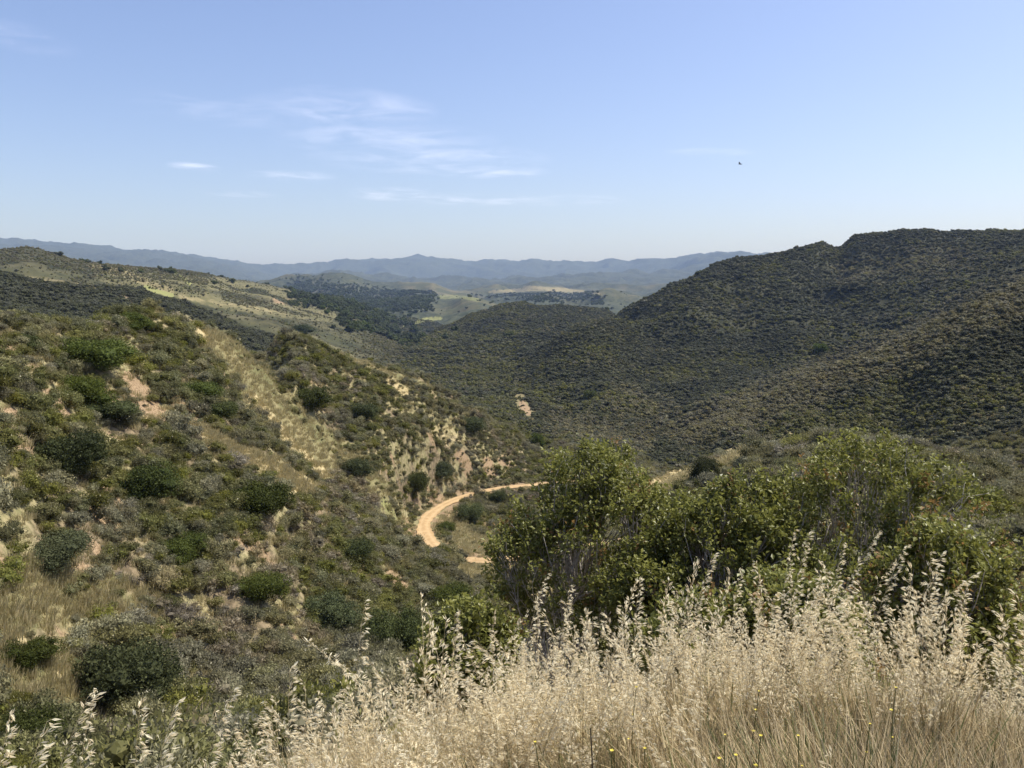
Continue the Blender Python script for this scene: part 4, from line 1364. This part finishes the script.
# ------------------------------------------------------------------ air
def haze():
    r = 16800; zb, zt = float(ZG.min()) - 40, float(ZG.max()) + 60
    V = [(sx * r, sy * r, z) for z in (zb, zt) for sx, sy in ((-1, -1), (1, -1), (1, 1), (-1, 1))]
    Fc = [(3, 2, 1, 0), (4, 5, 6, 7), (0, 1, 5, 4), (1, 2, 6, 5), (2, 3, 7, 6), (3, 0, 4, 7)]
    m = bpy.data.materials.new('haze_air'); m.use_nodes = True; t = m.node_tree; t.nodes.clear()
    out = t.nodes.new('ShaderNodeOutputMaterial'); v = t.nodes.new('ShaderNodeVolumePrincipled')
    v.inputs['Color'].default_value = (.45, .62, 1.0, 1); v.inputs['Absorption Color'].default_value = (.60, .82, 1, 1); v.inputs['Density'].default_value = HAZE; v.inputs['Anisotropy'].default_value = .0
    t.links.new(v.outputs[0], out.inputs['Volume'])
    o = link('haze', mesh_np('haze', V, Fc, [m])); tag(o, 'pale blue air between the viewer and the far mountains', 'haze', kind='stuff')


HAZE = 4.9e-5
haze()

# ------------------------------------------------------------------ sky and sun
SUN_AZ, SUN_EL = R(72), R(58)           # ahead and to the right, high
world = bpy.data.worlds.new('World'); scene.world = world; world.use_nodes = True
nt = world.node_tree; nt.nodes.clear()
wo = nt.nodes.new('ShaderNodeOutputWorld'); bg = nt.nodes.new('ShaderNodeBackground'); sk = nt.nodes.new('ShaderNodeTexSky')
sk.sky_type = 'NISHITA'; sk.sun_disc = False; sk.sun_elevation = SUN_EL; sk.sun_rotation = SUN_AZ
sk.altitude = 200; sk.air_density = 1.0; sk.dust_density = 1.8; sk.ozone_density = 2.2
bg.inputs['Strength'].default_value = .122
nt.links.new(bg.outputs[0], wo.inputs[0])


def wn(ty, **kw):
    n_ = nt.nodes.new(ty)
    for k, v in kw.items(): setattr(n_, k, v)
    return n_


# thin high cirrus: noise over the plane of the cloud layer
tc = wn('ShaderNodeTexCoord'); sep = wn('ShaderNodeSeparateXYZ'); nt.links.new(tc.outputs['Generated'], sep.inputs[0])


def wm(op, a, b=0., clamp=False):
    n_ = wn('ShaderNodeMath', operation=op, use_clamp=clamp)
    for i, v in ((0, a), (1, b)):
        if isinstance(v, bpy.types.NodeSocket): nt.links.new(v, n_.inputs[i])
        else: n_.inputs[i].default_value = v
    return n_.outputs[0]


zc = wm('MAXIMUM', sep.outputs[2], .02)
ux = wm('DIVIDE', sep.outputs[0], zc); uy = wm('DIVIDE', sep.outputs[1], zc)
cmb = wn('ShaderNodeCombineXYZ'); nt.links.new(wm('MULTIPLY', ux, .55), cmb.inputs[0]); nt.links.new(wm('MULTIPLY', uy, .5), cmb.inputs[1])
n1 = wn('ShaderNodeTexNoise'); n1.inputs['Scale'].default_value = 4.2; n1.inputs['Detail'].default_value = 9; n1.inputs['Roughness'].default_value = .62; n1.inputs['Distortion'].default_value = .6
nt.links.new(cmb.outputs[0], n1.inputs['Vector'])
# the wisps gather in one loose band of the sky, ahead and to the left
def lobe(cx, cy, rx, ry):
    dx = wm('DIVIDE', wm('SUBTRACT', ux, cx), rx); dy = wm('DIVIDE', wm('SUBTRACT', uy, cy), ry)
    return wm('SUBTRACT', 1., wm('ADD', wm('MULTIPLY', dx, dx), wm('MULTIPLY', dy, dy)), True)


mr = wn('ShaderNodeMapRange', interpolation_type='SMOOTHSTEP'); mr.inputs['From Min'].default_value = .36; mr.inputs['From Max'].default_value = .80
nt.links.new(n1.outputs['Fac'], mr.inputs['Value'])


def skyuv(px, row):
    a, t = ray(px, row); return math.sin(a) / t, math.cos(a) / t


env = None
for px_, row_, rx_, ry_, k_ in ((345, 110, .55, .6, .9), (385, 140, .8, .7, .8), (430, 160, 1.0, .9, .75), (490, 172, .55, .5, .9), (395, 195, .55, .8, 1.), (480, 200, 1.1, .7, .8), (195, 167, .22, .32, 1.3), (240, 194, .4, .4, .7), (290, 176, .5, .4, .8), (240, 110, .7, .6, .5), (550, 200, 1.0, .8, .5), (710, 152, .5, .2, .5), (20, 38, .2, .3, .5)):
    su, sv_ = skyuv(px_, row_)
    e_ = wm('MULTIPLY', lobe(su, sv_, rx_, ry_), k_)
    env = e_ if env is None else wm('MAXIMUM', env, e_)
cf = wm('MULTIPLY', wm('MULTIPLY', mr.outputs[0], env), .42)
mx = wn('ShaderNodeMix', data_type='RGBA'); nt.links.new(cf, mx.inputs[0]); nt.links.new(sk.outputs[0], mx.inputs[6]); mx.inputs[7].default_value = (8.2, 8.6, 9.2, 1)
tn = wn('ShaderNodeMix', data_type='RGBA', blend_type='MULTIPLY'); tn.inputs[0].default_value = 1; nt.links.new(mx.outputs[2], tn.inputs[6]); tn.inputs[7].default_value = (1.03, .98, 1.09, 1)
nt.links.new(tn.outputs[2], bg.inputs['Color'])

sun = bpy.data.lights.new('sun', 'SUN'); sun.energy = 4.8; sun.angle = R(.53); sun.color = (1, .96, .89)
so = bpy.data.objects.new('sun', sun); COL.objects.link(so)
dv = Vector((math.sin(SUN_AZ) * math.cos(SUN_EL), math.cos(SUN_AZ) * math.cos(SUN_EL), math.sin(SUN_EL)))
so.rotation_euler = dv.to_track_quat('Z', 'Y').to_euler()
so.location = (60, 40, 90)

scene.view_settings.view_transform = 'Standard'; scene.view_settings.look = 'None'; scene.view_settings.exposure = 0.45; scene.view_settings.gamma = 1
scene.cycles.use_denoising = True
scene.cycles.max_bounces = 6; scene.cycles.diffuse_bounces = 4; scene.cycles.glossy_bounces = 2; scene.cycles.transmission_bounces = 4; scene.cycles.transparent_max_bounces = 4; scene.cycles.volume_bounces = 0
scene.cycles.use_adaptive_sampling = True
